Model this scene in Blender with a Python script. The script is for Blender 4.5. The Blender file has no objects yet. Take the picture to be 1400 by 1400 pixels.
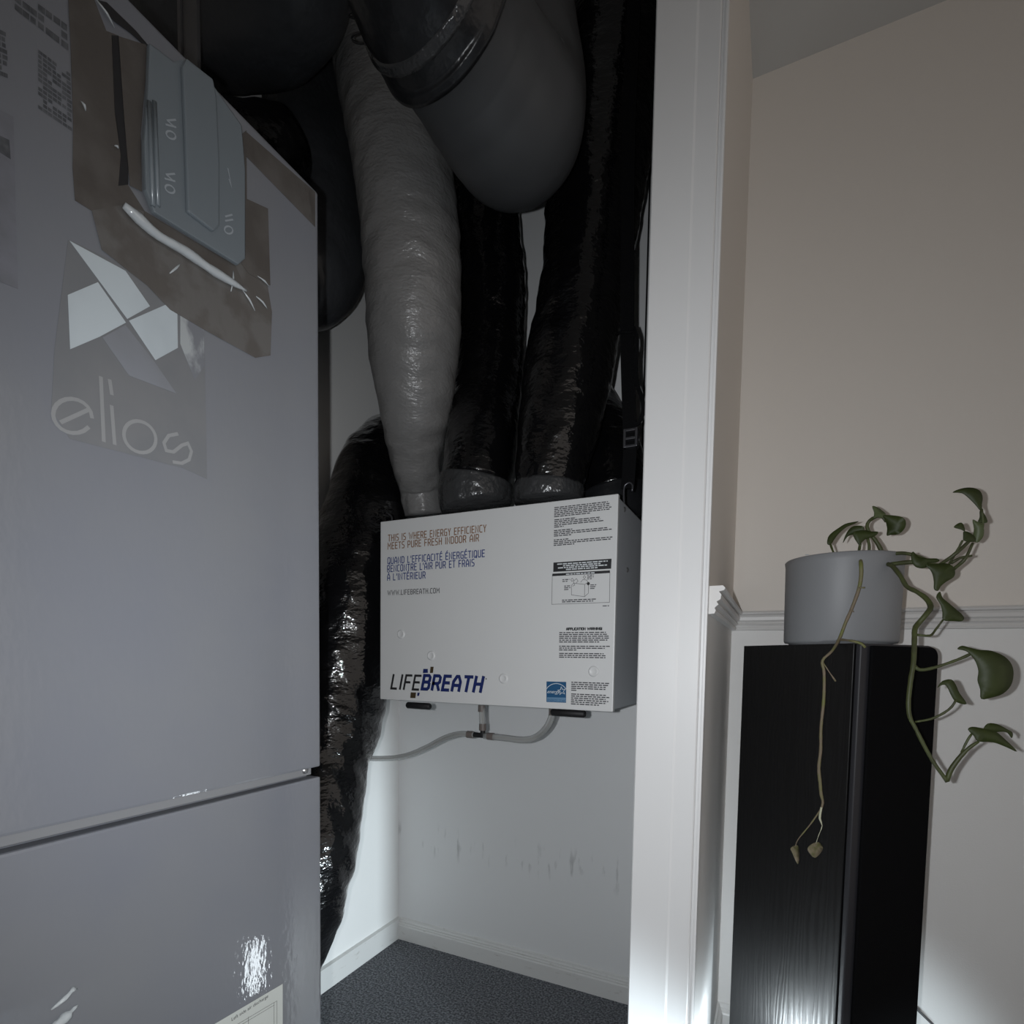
import bpy, bmesh, math, random
from mathutils import Vector, Matrix, noise
random.seed(7)
S = bpy.context.scene
COL = S.collection

# ---------------------------------------------------------------- camera
F_PX, CY, YAW, PITCH, ROLL, CAM_H = 754.1, 945.0, 0.44869, 0.05657, -0.01551, 0.98
sa, ca, sp, cp = math.sin(YAW), math.cos(YAW), math.sin(PITCH), math.cos(PITCH)
FW = Vector((-sa * cp, ca * cp, -sp))
RT0 = Vector((ca, sa, 0.0))
DN0 = FW.cross(RT0)
RT = math.cos(ROLL) * RT0 + math.sin(ROLL) * DN0
DN = -math.sin(ROLL) * RT0 + math.cos(ROLL) * DN0
C0 = Vector((0, 0, CAM_H))
cd = bpy.data.cameras.new('camera')
cd.sensor_width = 36.0
cd.lens = F_PX / 1400.0 * 36.0
cd.shift_y = (CY - 700.0) / 1400.0
cd.clip_start = 0.02
cam = bpy.data.objects.new('camera', cd)
COL.objects.link(cam)
mw = Matrix((RT, -DN, -FW)).transposed().to_4x4()
mw.translation = C0
cam.matrix_world = mw
S.camera = cam

# ---------------------------------------------------------------- world, lamps, exposure
w = bpy.data.worlds.new('world')
S.world = w
w.use_nodes = True
bg = w.node_tree.nodes['Background']
bg.inputs[0].default_value = (1.0, 0.91, 0.84, 1)
bg.inputs[1].default_value = 0.48
S.view_settings.view_transform = 'Standard'
S.view_settings.look = 'None'
S.view_settings.exposure = 0.0
S.view_settings.gamma = 1.0
S.view_settings.use_curve_mapping = False


def spot(name, loc, aim, energy, color, size, blend, radius):
    l = bpy.data.lights.new(name, 'SPOT')
    l.energy = energy
    l.color = color
    l.spot_size = size
    l.spot_blend = blend
    l.shadow_soft_size = radius
    o = bpy.data.objects.new(name, l)
    COL.objects.link(o)
    o.location = loc
    o.rotation_euler = (Vector(aim) - Vector(loc)).to_track_quat('-Z', 'Y').to_euler()
    return o


# the light of the phone that took the picture, next to its lens
FLASH = C0 - RT * 0.036 - DN * 0.004
spot('phone_torch', FLASH, (-0.36, 1.0, 0.90), 28.5, (0.94, 0.97, 1.0), math.radians(142), 1.0, 0.005)
# lamp standing low on the floor, right of the view, shining at the foot of the partition
LAMP = Vector((0.70, 0.49, 0.07))


def beam(name, az, el, energy, cone, blend):
    a, e = math.radians(az), math.radians(el)
    d = Vector((math.cos(a) * math.cos(e), math.sin(a) * math.cos(e), math.sin(e)))
    return spot(name, LAMP, LAMP + d, energy, (0.80, 0.93, 1.0), math.radians(cone), blend, 0.06)


beam('floor_lamp', 159, 3.2, 122.0, 42, 0.85)
beam('floor_lamp_spill', 125, -9.0, 40.0, 58, 0.6)
# small lantern standing on the carpet between the partition and the speaker, below the picture's edge
pl_ = bpy.data.lights.new('lantern', 'AREA')
pl_.shape = 'ELLIPSE'
pl_.size = 0.050
pl_.size_y = 0.150
pl_.energy = 0.5
pl_.color = (0.86, 0.95, 1.0)
lo_ = bpy.data.objects.new('lantern', pl_)
COL.objects.link(lo_)
lo_.location = (-0.045, 0.935, 0.20)
lo_.rotation_euler = Vector((-1.0, 0.12, 0.0)).to_track_quat('-Z', 'Y').to_euler()
# plug-in night light low in the corner behind the partition's end
nl_ = bpy.data.lights.new('night_light', 'POINT')
nl_.energy = 1.5
nl_.color = (0.84, 0.94, 1.0)
nl_.shadow_soft_size = 0.02
no_ = bpy.data.objects.new('night_light', nl_)
COL.objects.link(no_)
no_.location = (-0.080, 1.15, 0.20)


# ---------------------------------------------------------------- helpers
def ray(x, y):
    return RT * ((x - 700.0) / F_PX) + DN * ((y - CY) / F_PX) + FW


def on(x, y, axis, val):
    d = ray(x, y)
    t = (val - C0[axis]) / d[axis]
    return C0 + d * t


def PY(x, y, Y):
    return on(x, y, 1, Y)


def depth(p):
    return (p - C0).dot(FW)


def rpx(p, r):
    return r * depth(p) / F_PX


def link(name, me, mat, parent=None, smooth=False):
    o = bpy.data.objects.new(name, me)
    COL.objects.link(o)
    if mat:
        me.materials.clear()
        me.materials.append(mat)
    if parent:
        o.parent = parent
    if smooth:
        for p in me.polygons:
            p.use_smooth = True
    return o


def tag(o, label=None, cat=None, group=None, kind=None):
    if label: o['label'] = label
    if cat: o['category'] = cat
    if group: o['group'] = group
    if kind: o['kind'] = kind
    return o


def empty(name, loc=(0, 0, 0)):
    o = bpy.data.objects.new(name, None)
    o.empty_display_size = 0.05
    COL.objects.link(o)
    o.location = loc
    return o


ROOTS = {}


def place(o, parent):
    """parent keeping world position (parents are unrotated empties)"""
    o.parent = parent
    o.matrix_parent_inverse = Matrix.Translation(-Vector(parent.location))
    return o


class MB:
    def __init__(s):
        s.v = []; s.f = []

    def box(s, a, b):
        x0, y0, z0 = a; x1, y1, z1 = b
        n = len(s.v)
        s.v += [(x0, y0, z0), (x1, y0, z0), (x1, y1, z0), (x0, y1, z0), (x0, y0, z1), (x1, y0, z1), (x1, y1, z1), (x0, y1, z1)]
        s.f += [tuple(n + i for i in q) for q in ((0, 3, 2, 1), (4, 5, 6, 7), (0, 1, 5, 4), (1, 2, 6, 5), (2, 3, 7, 6), (3, 0, 4, 7))]
        return s

    def prism(s, pts, vec):
        n = len(s.v); k = len(pts)
        vec = Vector(vec)
        s.v += [tuple(p) for p in pts] + [tuple(Vector(p) + vec) for p in pts]
        s.f.append(tuple(n + i for i in range(k))[::-1])
        s.f.append(tuple(n + k + i for i in range(k)))
        for i in range(k):
            j = (i + 1) % k
            s.f.append((n + i, n + j, n + k + j, n + k + i))
        return s

    def quad(s, a, b, c, d):
        n = len(s.v)
        s.v += [tuple(a), tuple(b), tuple(c), tuple(d)]
        s.f.append((n, n + 1, n + 2, n + 3))
        return s

    def lathe(s, prof, c, n=32, axis='Z'):
        b = len(s.v); k = len(prof)
        for i in range(n):
            t = 2 * math.pi * i / n
            for r, h in prof:
                if axis == 'Z': p = (c[0] + r * math.cos(t), c[1] + r * math.sin(t), c[2] + h)
                elif axis == 'Y': p = (c[0] + r * math.cos(t), c[1] + h, c[2] + r * math.sin(t))
                else: p = (c[0] + h, c[1] + r * math.cos(t), c[2] + r * math.sin(t))
                s.v.append(p)
        for i in range(n):
            j = (i + 1) % n
            for q in range(k - 1):
                s.f.append((b + i * k + q, b + j * k + q, b + j * k + q + 1, b + i * k + q + 1))
        return s

    def mesh(s, name):
        me = bpy.data.meshes.new(name)
        me.from_pydata(s.v, [], s.f)
        me.validate()
        bm = bmesh.new(); bm.from_mesh(me)
        bmesh.ops.remove_doubles(bm, verts=bm.verts, dist=1e-6)
        bmesh.ops.recalc_face_normals(bm, faces=bm.faces)
        bm.to_mesh(me); bm.free()
        return me

    def raw(s, name):
        me = bpy.data.meshes.new(name)
        me.from_pydata(s.v, [], s.f)
        return me

    def build(s, name, mat, parent=None, smooth=False, bevel=0.0, flat=False, seg=2):
        me = s.raw(name) if flat else s.mesh(name)
        if bevel:
            bm = bmesh.new(); bm.from_mesh(me)
            bmesh.ops.bevel(bm, geom=[e for e in bm.edges if len(e.link_faces) == 2 and e.calc_face_angle(0) > 0.5], offset=bevel, segments=seg, profile=0.6, affect='EDGES')
            bm.to_mesh(me); bm.free()
        o = link(name, me, mat, None, smooth)
        if parent: place(o, parent)
        return o


def catmull(pts, rs, ds):
    P = [2 * pts[0] - pts[1]] + pts + [2 * pts[-1] - pts[-2]]
    Rr = [rs[0]] + rs + [rs[-1]]
    out = []
    for i in range(1, len(P) - 2):
        p0, p1, p2, p3 = P[i - 1:i + 3]
        n = max(2, int((p2 - p1).length / ds))
        for k in range(n):
            t = k / n
            q = 0.5 * ((2 * p1) + (p2 - p0) * t + (2 * p0 - 5 * p1 + 4 * p2 - p3) * t * t + (-p0 + 3 * p1 - 3 * p2 + p3) * t ** 3)
            tt = t * t * (3 - 2 * t)
            out.append((q, Rr[i] * (1 - tt) + Rr[i + 1] * tt))
    out.append((pts[-1], rs[-1]))
    return out


def tube_mesh(name, pts, rs, n=12, ds=0.01, wr=None, cap=True):
    sm = catmull([Vector(p) for p in pts], list(rs), ds)
    N = len(sm)
    tang = []
    for i in range(N):
        a = sm[max(0, i - 1)][0]; b = sm[min(N - 1, i + 1)][0]
        tang.append((b - a).normalized())
    ref = Vector((0, -1, 0)) if abs(tang[0].y) < 0.9 else Vector((1, 0, 0))
    u = (ref - tang[0] * ref.dot(tang[0])).normalized()
    V = []; Fc = []
    s = 0.0
    for i in range(N):
        if i:
            s += (sm[i][0] - sm[i - 1][0]).length
            u = (u - tang[i] * u.dot(tang[i])).normalized()
        vv = tang[i].cross(u)
        for k in range(n):
            t = 2 * math.pi * k / n
            r = sm[i][1]
            d = u * math.cos(t) + vv * math.sin(t)
            if wr: r += wr(t, s, d, sm[i][0])
            V.append(sm[i][0] + d * r)
    for i in range(N - 1):
        for k in range(n):
            j = (k + 1) % n
            Fc.append((i * n + k, i * n + j, (i + 1) * n + j, (i + 1) * n + k))
    if cap:
        for base, c, flip in ((0, sm[0][0], True), ((N - 1) * n, sm[-1][0], False)):
            ci = len(V); V.append(c)
            for k in range(n):
                j = (k + 1) % n
                Fc.append((base + j, base + k, ci) if flip else (base + k, base + j, ci))
    me = bpy.data.meshes.new(name)
    me.from_pydata([tuple(p) for p in V], [], Fc)
    return me


def tube(name, pts, rs, mat, parent=None, n=12, ds=0.01, wr=None, cap=True):
    if not isinstance(rs, (list, tuple)): rs = [rs] * len(pts)
    o = link(name, tube_mesh(name, pts, rs, n, ds, wr, cap), mat, None, True)
    if parent: place(o, parent)
    return o


# ---------------------------------------------------------------- materials
def mat(name, color, rough=0.5, metal=0.0, bump=None, spec=0.5, coat=0.0, coat_rough=0.1, var=None, trans=0.0, alpha=1.0, ior=1.45, sss=0.0):
    m = bpy.data.materials.new(name)
    m.use_nodes = True
    nt = m.node_tree
    b = nt.nodes['Principled BSDF']
    b.inputs['Base Color'].default_value = (*color, 1)
    b.inputs['Roughness'].default_value = rough
    b.inputs['Metallic'].default_value = metal
    b.inputs['Specular IOR Level'].default_value = spec
    b.inputs['Coat Weight'].default_value = coat
    b.inputs['Coat Roughness'].default_value = coat_rough
    b.inputs['Transmission Weight'].default_value = trans
    b.inputs['Alpha'].default_value = alpha
    b.inputs['IOR'].default_value = ior
    tc = nt.nodes.new('ShaderNodeTexCoord')
    if bump:
        # list of (scale, strength, distance, detail, stretch)
        prev = None
        for sc, st, dist, det, stretch in bump:
            mp = nt.nodes.new('ShaderNodeMapping')
            mp.inputs['Scale'].default_value = stretch
            nt.links.new(tc.outputs['Object'], mp.inputs[0])
            nz = nt.nodes.new('ShaderNodeTexNoise')
            nz.inputs['Scale'].default_value = sc
            nz.inputs['Detail'].default_value = det
            nt.links.new(mp.outputs[0], nz.inputs['Vector'])
            bp = nt.nodes.new('ShaderNodeBump')
            bp.inputs['Strength'].default_value = st
            bp.inputs['Distance'].default_value = dist
            nt.links.new(nz.outputs['Fac'], bp.inputs['Height'])
            if prev: nt.links.new(prev.outputs[0], bp.inputs['Normal'])
            prev = bp
        nt.links.new(prev.outputs[0], b.inputs['Normal'])
        if coat: nt.links.new(prev.outputs[0], b.inputs['Coat Normal'])
    if var:
        sc, c2, lo, hi, stretch = var
        mp = nt.nodes.new('ShaderNodeMapping')
        mp.inputs['Scale'].default_value = stretch
        nt.links.new(tc.outputs['Object'], mp.inputs[0])
        nz = nt.nodes.new('ShaderNodeTexNoise')
        nz.inputs['Scale'].default_value = sc
        nz.inputs['Detail'].default_value = 6
        nt.links.new(mp.outputs[0], nz.inputs['Vector'])
        cr = nt.nodes.new('ShaderNodeValToRGB')
        cr.color_ramp.elements[0].position = lo
        cr.color_ramp.elements[1].position = hi
        cr.color_ramp.elements[0].color = (*color, 1)
        cr.color_ramp.elements[1].color = (*c2, 1)
        nt.links.new(nz.outputs['Fac'], cr.inputs[0])
        nt.links.new(cr.outputs[0], b.inputs['Base Color'])
    return m


I3 = (1, 1, 1)
PAINT = [(260, 0.10, 0.002, 2, I3), (28, 0.05, 0.004, 3, I3)]
M = {}
M['white_wall'] = mat('white_wall_paint', (0.80, 0.80, 0.79), 0.6, bump=PAINT)
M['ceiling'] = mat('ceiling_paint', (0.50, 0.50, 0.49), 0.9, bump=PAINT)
M['trim'] = mat('white_gloss_trim', (0.72, 0.72, 0.72), 0.35, bump=[(60, 0.05, 0.003, 2, (1, 1, 0.2))])
M['base'] = mat('baseboard_paint', (0.66, 0.66, 0.65), 0.4, bump=[(120, 0.05, 0.002, 2, I3)], var=(30, (0.52, 0.51, 0.49), 0.62, 0.75, (1, 1, 3)))
M['rail'] = mat('rail_paint', (0.62, 0.61, 0.60), 0.4, bump=[(120, 0.05, 0.002, 2, I3)])
M['carpet'] = mat('grey_carpet', (0.11, 0.116, 0.128), 0.95, bump=[(260, 1.0, 0.012, 3, I3), (60, 0.5, 0.012, 2, I3)], var=(170, (0.34, 0.355, 0.38), 0.40, 0.64, I3), spec=0.1)
CABB = [(150, 0.13, 0.0012, 2, (1, 1, 0.45)), (60, 0.03, 0.002, 2, I3)]
M['cabinet'] = mat('grey_cabinet_paint', (0.168, 0.177, 0.202), 0.45, bump=CABB, coat=0.55, coat_rough=0.03, var=(5, (0.185, 0.192, 0.206), 0.35, 0.7, I3))
M['cab_dark'] = mat('dark_cabinet_frame', (0.018, 0.018, 0.02), 0.5)
M['cab_strip'] = mat('cabinet_seam_strip', (0.20, 0.205, 0.215), 0.35)
M['tape'] = mat('brown_packing_tape', (0.078, 0.070, 0.064), 0.22, bump=[(45, 0.35, 0.004, 4, (1, 1, 0.5)), (9, 0.25, 0.01, 2, I3)], coat=0.6, coat_rough=0.08, var=(22, (0.100, 0.092, 0.086), 0.42, 0.62, I3))
M['tape_pale'] = mat('pale_packing_tape', (0.125, 0.120, 0.116), 0.25, bump=[(45, 0.35, 0.004, 4, (1, 1, 0.5))], coat=0.5, coat_rough=0.08, var=(26, (0.098, 0.090, 0.084), 0.45, 0.58, I3))
M['residue'] = mat('foil_residue', (0.165, 0.172, 0.190), 0.4, var=(34, (0.34, 0.36, 0.37), 0.50, 0.60, (1, 1, 0.7)))
M['shine'] = mat('glossy_plastic_fold', (0.42, 0.45, 0.47), 0.10, bump=[(60, 0.5, 0.004, 3, I3)], spec=1.0, coat=1.0, coat_rough=0.04)
M['film'] = mat('clear_sticker_film', (0.156, 0.162, 0.172), 0.42, bump=CABB, var=(16, (0.170, 0.174, 0.182), 0.45, 0.65, I3))
M['plate'] = mat('frosted_plastic', (0.155, 0.180, 0.200), 0.30, bump=[(35, 0.10, 0.003, 2, I3)], coat=0.3, coat_rough=0.15)
M['plate_ink'] = mat('frosted_plastic_print', (0.30, 0.33, 0.36), 0.4)
M['clear'] = mat('crumpled_clear_plastic', (0.75, 0.80, 0.82), 0.12, bump=[(70, 0.8, 0.006, 4, I3)], coat=0.6, coat_rough=0.05, alpha=0.45)
M['foil'] = mat('pale_foil', (0.46, 0.51, 0.54), 0.38, bump=[(30, 0.1, 0.002, 3, I3)], var=(9, (0.36, 0.40, 0.43), 0.45, 0.75, (1, 1, 0.6)))
M['foil_dim'] = mat('worn_foil', (0.21, 0.22, 0.245), 0.38, var=(9, (0.16, 0.165, 0.17), 0.4, 0.7, I3))
M['foil_text'] = mat('worn_lettering', (0.25, 0.255, 0.26), 0.45)
M['ink'] = mat('black_ink', (0.012, 0.012, 0.014), 0.6)
M['ink_soft'] = mat('grey_ink', (0.085, 0.085, 0.09), 0.6)
M['ink_mid'] = mat('fine_print_ink', (0.045, 0.045, 0.05), 0.6)
M['paper'] = mat('label_paper', (0.60, 0.63, 0.60), 0.6)
M['cabprint'] = mat('faded_cabinet_print', (0.062, 0.066, 0.074), 0.5, var=(120, (0.11, 0.115, 0.125), 0.4, 0.65, I3))
M['cabsheet'] = mat('pale_label_sheet', (0.165, 0.17, 0.195), 0.5, var=(40, (0.13, 0.135, 0.15), 0.4, 0.7, I3))
M['hrv_white'] = mat('white_enamel', (0.56, 0.565, 0.565), 0.42, bump=[(500, 0.10, 0.001, 2, I3)])
M['hrv_side'] = mat('grey_sheet_metal', (0.44, 0.455, 0.48), 0.42, metal=0.1, bump=[(90, 0.08, 0.002, 3, I3)])
M['brown_ink'] = mat('brown_ink', (0.20, 0.10, 0.045), 0.6)
M['blue_ink'] = mat('blue_ink', (0.012, 0.030, 0.16), 0.6)
M['navy'] = mat('logo_blue', (0.004, 0.014, 0.10), 0.6)
M['gold'] = mat('logo_brown', (0.045, 0.030, 0.012), 0.6)
M['star_blue'] = mat('label_blue', (0.004, 0.065, 0.16), 0.5)
M['star_light'] = mat('label_pale_blue', (0.10, 0.20, 0.32), 0.5)
M['white_ink'] = mat('white_ink', (0.55, 0.58, 0.60), 0.6)
WR = [(16, 0.30, 0.012, 2, (1, 1, 1.4)), (60, 0.40, 0.006, 2, (1, 1, 1.8))]
M['duct_black'] = mat('black_plastic_jacket', (0.003, 0.003, 0.0035), 0.22, bump=WR, spec=0.2, coat=0.95, coat_rough=0.035)
M['duct_black_rough'] = mat('black_plastic_jacket_dull', (0.003, 0.003, 0.0035), 0.22, bump=WR, spec=0.3, coat=0.45, coat_rough=0.07)
M['duct_grey'] = mat('grey_vinyl_jacket', (0.165, 0.163, 0.161), 0.42, bump=[(18, 0.45, 0.010, 3, (1, 1, 2.6)), (120, 0.5, 0.003, 3, (1, 1, 2.0))], spec=0.4, coat=0.35, coat_rough=0.12)
M['duct_smooth'] = mat('taut_grey_vinyl_jacket', (0.050, 0.052, 0.055), 0.45, bump=[(20, 0.15, 0.008, 2, I3)], spec=0.35)
M['duct_dim'] = mat('charcoal_vinyl_jacket', (0.036, 0.038, 0.042), 0.36, bump=[(14, 0.5, 0.012, 3, I3), (60, 0.3, 0.004, 2, I3)], spec=0.4)
M['tape_dark'] = mat('black_cloth_tape', (0.012, 0.0125, 0.014), 0.30, bump=[(40, 0.4, 0.006, 3, I3)])
M['collar'] = mat('grey_duct_tape_collar', (0.045, 0.046, 0.048), 0.24, bump=[(30, 0.8, 0.012, 3, I3), (90, 0.4, 0.004, 3, I3)], metal=0.2)
M['webbing'] = mat('black_webbing', (0.0035, 0.0035, 0.004), 0.8, bump=[(300, 0.3, 0.002, 1, I3)], spec=0.1)
M['strap_grey'] = mat('grey_hanger_strap', (0.075, 0.075, 0.078), 0.5, bump=[(100, 0.1, 0.002, 2, I3)])
M['rubber'] = mat('black_rubber', (0.007, 0.007, 0.008), 0.6)
M['steel'] = mat('dull_steel', (0.45, 0.45, 0.46), 0.3, metal=0.9)
M['dark_steel'] = mat('dark_steel', (0.10, 0.10, 0.11), 0.35, metal=0.8)
M['hose'] = mat('clear_vinyl_hose', (0.42, 0.43, 0.42), 0.12, spec=0.6, alpha=0.55)
M['hose_core'] = mat('hose_water_line', (0.20, 0.17, 0.15), 0.4)
M['hose_band'] = mat('hose_end_band', (0.14, 0.12, 0.11), 0.4)
M['pot'] = mat('grey_glazed_pot', (0.20, 0.206, 0.216), 0.5, bump=[(200, 0.08, 0.001, 2, I3)])
M['soil'] = mat('potting_soil', (0.02, 0.014, 0.01), 0.95, bump=[(120, 1.0, 0.01, 3, I3)])
M['leaf'] = mat('pothos_leaf', (0.023, 0.033, 0.005), 0.55, var=(40, (0.031, 0.044, 0.007), 0.4, 0.7, I3), bump=[(60, 0.15, 0.003, 2, I3)])
M['leaf_pale'] = mat('pothos_leaf_underside', (0.075, 0.095, 0.040), 0.5)
M['leaf_dry'] = mat('dried_leaf', (0.20, 0.165, 0.115), 0.7, var=(90, (0.10, 0.10, 0.04), 0.4, 0.65, I3), bump=[(120, 0.6, 0.004, 3, I3)])
M['stem'] = mat('green_stem', (0.060, 0.072, 0.022), 0.5, var=(45, (0.04, 0.042, 0.018), 0.4, 0.7, I3))
M['stem_brown'] = mat('woody_stem', (0.16, 0.125, 0.085), 0.6, var=(40, (0.13, 0.14, 0.04), 0.45, 0.65, I3))
M['stem_pale'] = mat('pale_root_tip', (0.45, 0.45, 0.33), 0.5)
M['grille'] = mat('black_speaker_cloth', (0.0045, 0.0045, 0.005), 0.9, bump=[(700, 0.3, 0.001, 1, I3)], spec=0.05)
M['baffle'] = mat('black_baffle', (0.020, 0.020, 0.024), 0.5)


def ash_black():
    m = mat('black_ash_veneer', (0.0045, 0.0045, 0.005), 0.36, spec=0.5)
    nt = m.node_tree; b = nt.nodes['Principled BSDF']
    tc = nt.nodes.new('ShaderNodeTexCoord')
    mp = nt.nodes.new('ShaderNodeMapping')
    mp.inputs['Scale'].default_value = (1, 1, 0.10)
    wv = nt.nodes.new('ShaderNodeTexWave')
    wv.wave_type = 'BANDS'; wv.bands_direction = 'X'
    wv.inputs['Scale'].default_value = 28
    wv.inputs['Distortion'].default_value = 14
    wv.inputs['Detail'].default_value = 3
    wv.inputs['Detail Scale'].default_value = 1.2
    nt.links.new(tc.outputs['Object'], mp.inputs[0])
    nt.links.new(mp.outputs[0], wv.inputs['Vector'])
    bp = nt.nodes.new('ShaderNodeBump')
    bp.inputs['Strength'].default_value = 0.30
    bp.inputs['Distance'].default_value = 0.001
    nt.links.new(wv.outputs['Fac'], bp.inputs['Height'])
    nt.links.new(bp.outputs[0], b.inputs['Normal'])
    mr = nt.nodes.new('ShaderNodeMapRange')
    mr.inputs['To Min'].default_value = 0.32
    mr.inputs['To Max'].default_value = 0.44
    nt.links.new(wv.outputs['Fac'], mr.inputs['Value'])
    nt.links.new(mr.outputs[0], b.inputs['Roughness'])
    return m


M['ash'] = ash_black()


def two_tone(name, split):
    """beige paint above the chair rail, white below: the paint changes at the rail"""
    m = mat(name, (0.6, 0.6, 0.6), 0.65, bump=PAINT)
    nt = m.node_tree; b = nt.nodes['Principled BSDF']
    g = nt.nodes.new('ShaderNodeNewGeometry')
    sx = nt.nodes.new('ShaderNodeSeparateXYZ')
    nt.links.new(g.outputs['Position'], sx.inputs[0])
    gt = nt.nodes.new('ShaderNodeMath'); gt.operation = 'GREATER_THAN'
    gt.inputs[1].default_value = split
    nt.links.new(sx.outputs['Z'], gt.inputs[0])
    mx = nt.nodes.new('ShaderNodeMix'); mx.data_type = 'RGBA'
    mx.inputs['A'].default_value = (0.72, 0.715, 0.705, 1)
    mx.inputs['B'].default_value = (0.68, 0.64, 0.595, 1)
    nt.links.new(gt.outputs[0], mx.inputs['Factor'])
    nt.links.new(mx.outputs['Result'], b.inputs['Base Color'])
    return m


YB, XL, XPR, XPL, YP, ZC = 1.538, -1.172, -0.112, -0.222, 1.0, 2.41
RAIL_TOP, RAIL_BOT = 1.112, 1.064
M['two_tone'] = two_tone('beige_over_white_paint', 1.09)


def scuffed():
    m = mat('scuffed_white_wall', (0.72, 0.725, 0.73), 0.6, bump=PAINT)
    nt = m.node_tree; b = nt.nodes['Principled BSDF']
    g = nt.nodes.new('ShaderNodeNewGeometry')
    sx = nt.nodes.new('ShaderNodeSeparateXYZ')
    nt.links.new(g.outputs['Position'], sx.inputs[0])
    mp = nt.nodes.new('ShaderNodeMapping'); mp.inputs['Scale'].default_value = (60, 1, 12)
    nt.links.new(g.outputs['Position'], mp.inputs[0])
    nz = nt.nodes.new('ShaderNodeTexNoise'); nz.inputs['Scale'].default_value = 1.0; nz.inputs['Detail'].default_value = 4
    nt.links.new(mp.outputs[0], nz.inputs['Vector'])
    cr = nt.nodes.new('ShaderNodeValToRGB')
    cr.color_ramp.elements[0].position = 0.60; cr.color_ramp.elements[1].position = 0.72
    nt.links.new(nz.outputs['Fac'], cr.inputs[0])
    # scuffs sit in a band where a thing rubbed along the wall
    def band(lo, hi, soft):
        a = nt.nodes.new('ShaderNodeMapRange'); a.inputs['From Min'].default_value = lo; a.inputs['From Max'].default_value = lo + soft
        c = nt.nodes.new('ShaderNodeMapRange'); c.inputs['From Min'].default_value = hi; c.inputs['From Max'].default_value = hi - soft
        nt.links.new(sx.outputs['Z'], a.inputs['Value']); nt.links.new(sx.outputs['Z'], c.inputs['Value'])
        mu = nt.nodes.new('ShaderNodeMath'); mu.operation = 'MULTIPLY'
        nt.links.new(a.outputs[0], mu.inputs[0]); nt.links.new(c.outputs[0], mu.inputs[1])
        return mu
    bd = band(0.30, 0.43, 0.05)
    mu = nt.nodes.new('ShaderNodeMath'); mu.operation = 'MULTIPLY'
    nt.links.new(bd.outputs[0], mu.inputs[0]); nt.links.new(cr.outputs[0], mu.inputs[1])
    m2 = nt.nodes.new('ShaderNodeMath'); m2.operation = 'MULTIPLY'; m2.inputs[1].default_value = 0.42
    nt.links.new(mu.outputs[0], m2.inputs[0])
    mx = nt.nodes.new('ShaderNodeMix'); mx.data_type = 'RGBA'
    mx.inputs['A'].default_value = (0.72, 0.725, 0.73, 1); mx.inputs['B'].default_value = (0.22, 0.22, 0.22, 1)
    nt.links.new(m2.outputs[0], mx.inputs['Factor'])
    nt.links.new(mx.outputs['Result'], b.inputs['Base Color'])
    return m


M['scuffed'] = scuffed()


# ---------------------------------------------------------------- the setting
def struct(name, mb, m, label, bevel=0):
    o = mb.build(name, m, bevel=bevel)
    return tag(o, label, name.split('_')[0], kind='structure')


struct('floor', MB().box((XL - 0.1, -2.5, -0.05), (2.6, YB + 0.1, 0)), M['carpet'], 'dark grey carpet on the closet and room floor')
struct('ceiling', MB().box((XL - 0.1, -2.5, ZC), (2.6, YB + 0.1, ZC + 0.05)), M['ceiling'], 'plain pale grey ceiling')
struct('wall_back', MB().box((XL - 0.1, YB, 0), (-0.165, YB + 0.1, ZC)), M['scuffed'], 'scuffed white back wall of the closet')
struct('wall_rear', MB().box((XL - 0.1, -2.5, 0), (1.4, -2.4, ZC)), M['white_wall'], 'plain white wall behind the viewer')
struct('wall_left', MB().box((XL - 0.1, -2.5, 0), (XL, YB, ZC)), M['white_wall'], 'white side wall of the closet')
struct('wall_right', MB().box((-0.165, YB, 0), (2.6, YB + 0.1, ZC)), M['two_tone'], 'beige wall above a white lower wall behind the speaker')
struct('wall_partition', MB().box((XPL, YP, 0), (XPR, YB, ZC)), M['two_tone'], 'short partition wall between the closet and the room corner')

# casing on the end of the partition
t1 = empty('trim_1', (-0.167, YP, 0))
tag(t1, 'white wooden casing on the end of the partition', 'trim', kind='structure')
MB().prism([Vector(p) for p in ((XPL - 0.004, YP, 0), (XPL - 0.004, YP - 0.016, 0), (XPL - 0.002, YP - 0.018, 0), (-0.160, YP - 0.0172, 0), (-0.156, YP - 0.0160, 0), (-0.123, YP - 0.0165, 0), (-0.121, YP - 0.014, 0), (-0.121, YP, 0))], (0, 0, ZC)).build('board', M['trim'], t1)
MB().box((-0.121, YP - 0.010, 0), (-0.116, YP, ZC)).build('bead', M['trim'], t1, bevel=0.001)
MB().box((-0.116, YP - 0.014, 0), (XPR + 0.001, YP, ZC)).build('bead', M['trim'], t1, bevel=0.0015)

# chair rail
prof = [(0, 0), (0.010, 0.001), (0.012, 0.006), (0.010, 0.010), (0.012, 0.013), (0.016, 0.016), (0.013, 0.021), (0.019, 0.025), (0.020, 0.033), (0.016, 0.038), (0.024, 0.040), (0.026, 0.044), (0.022, 0.048), (0, 0.048)]


def rail_run(name, along, a, b, pr, z, m, label):
    mb = MB()
    if along == 'X':
        pts = [Vector((a, YB - d, z + h)) for d, h in pr]; vec = (b - a, 0, 0)
    elif along == 'Y':
        pts = [Vector((XPR + d, a, z + h)) for d, h in pr]; vec = (0, b - a, 0)
    else:
        pts = [Vector((XL + d, a, z + h)) for d, h in pr]; vec = (0, b - a, 0)
    mb.prism(pts, vec)
    return tag(mb.build(name, m), label, name.split('_')[0], kind='structure')


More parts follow.
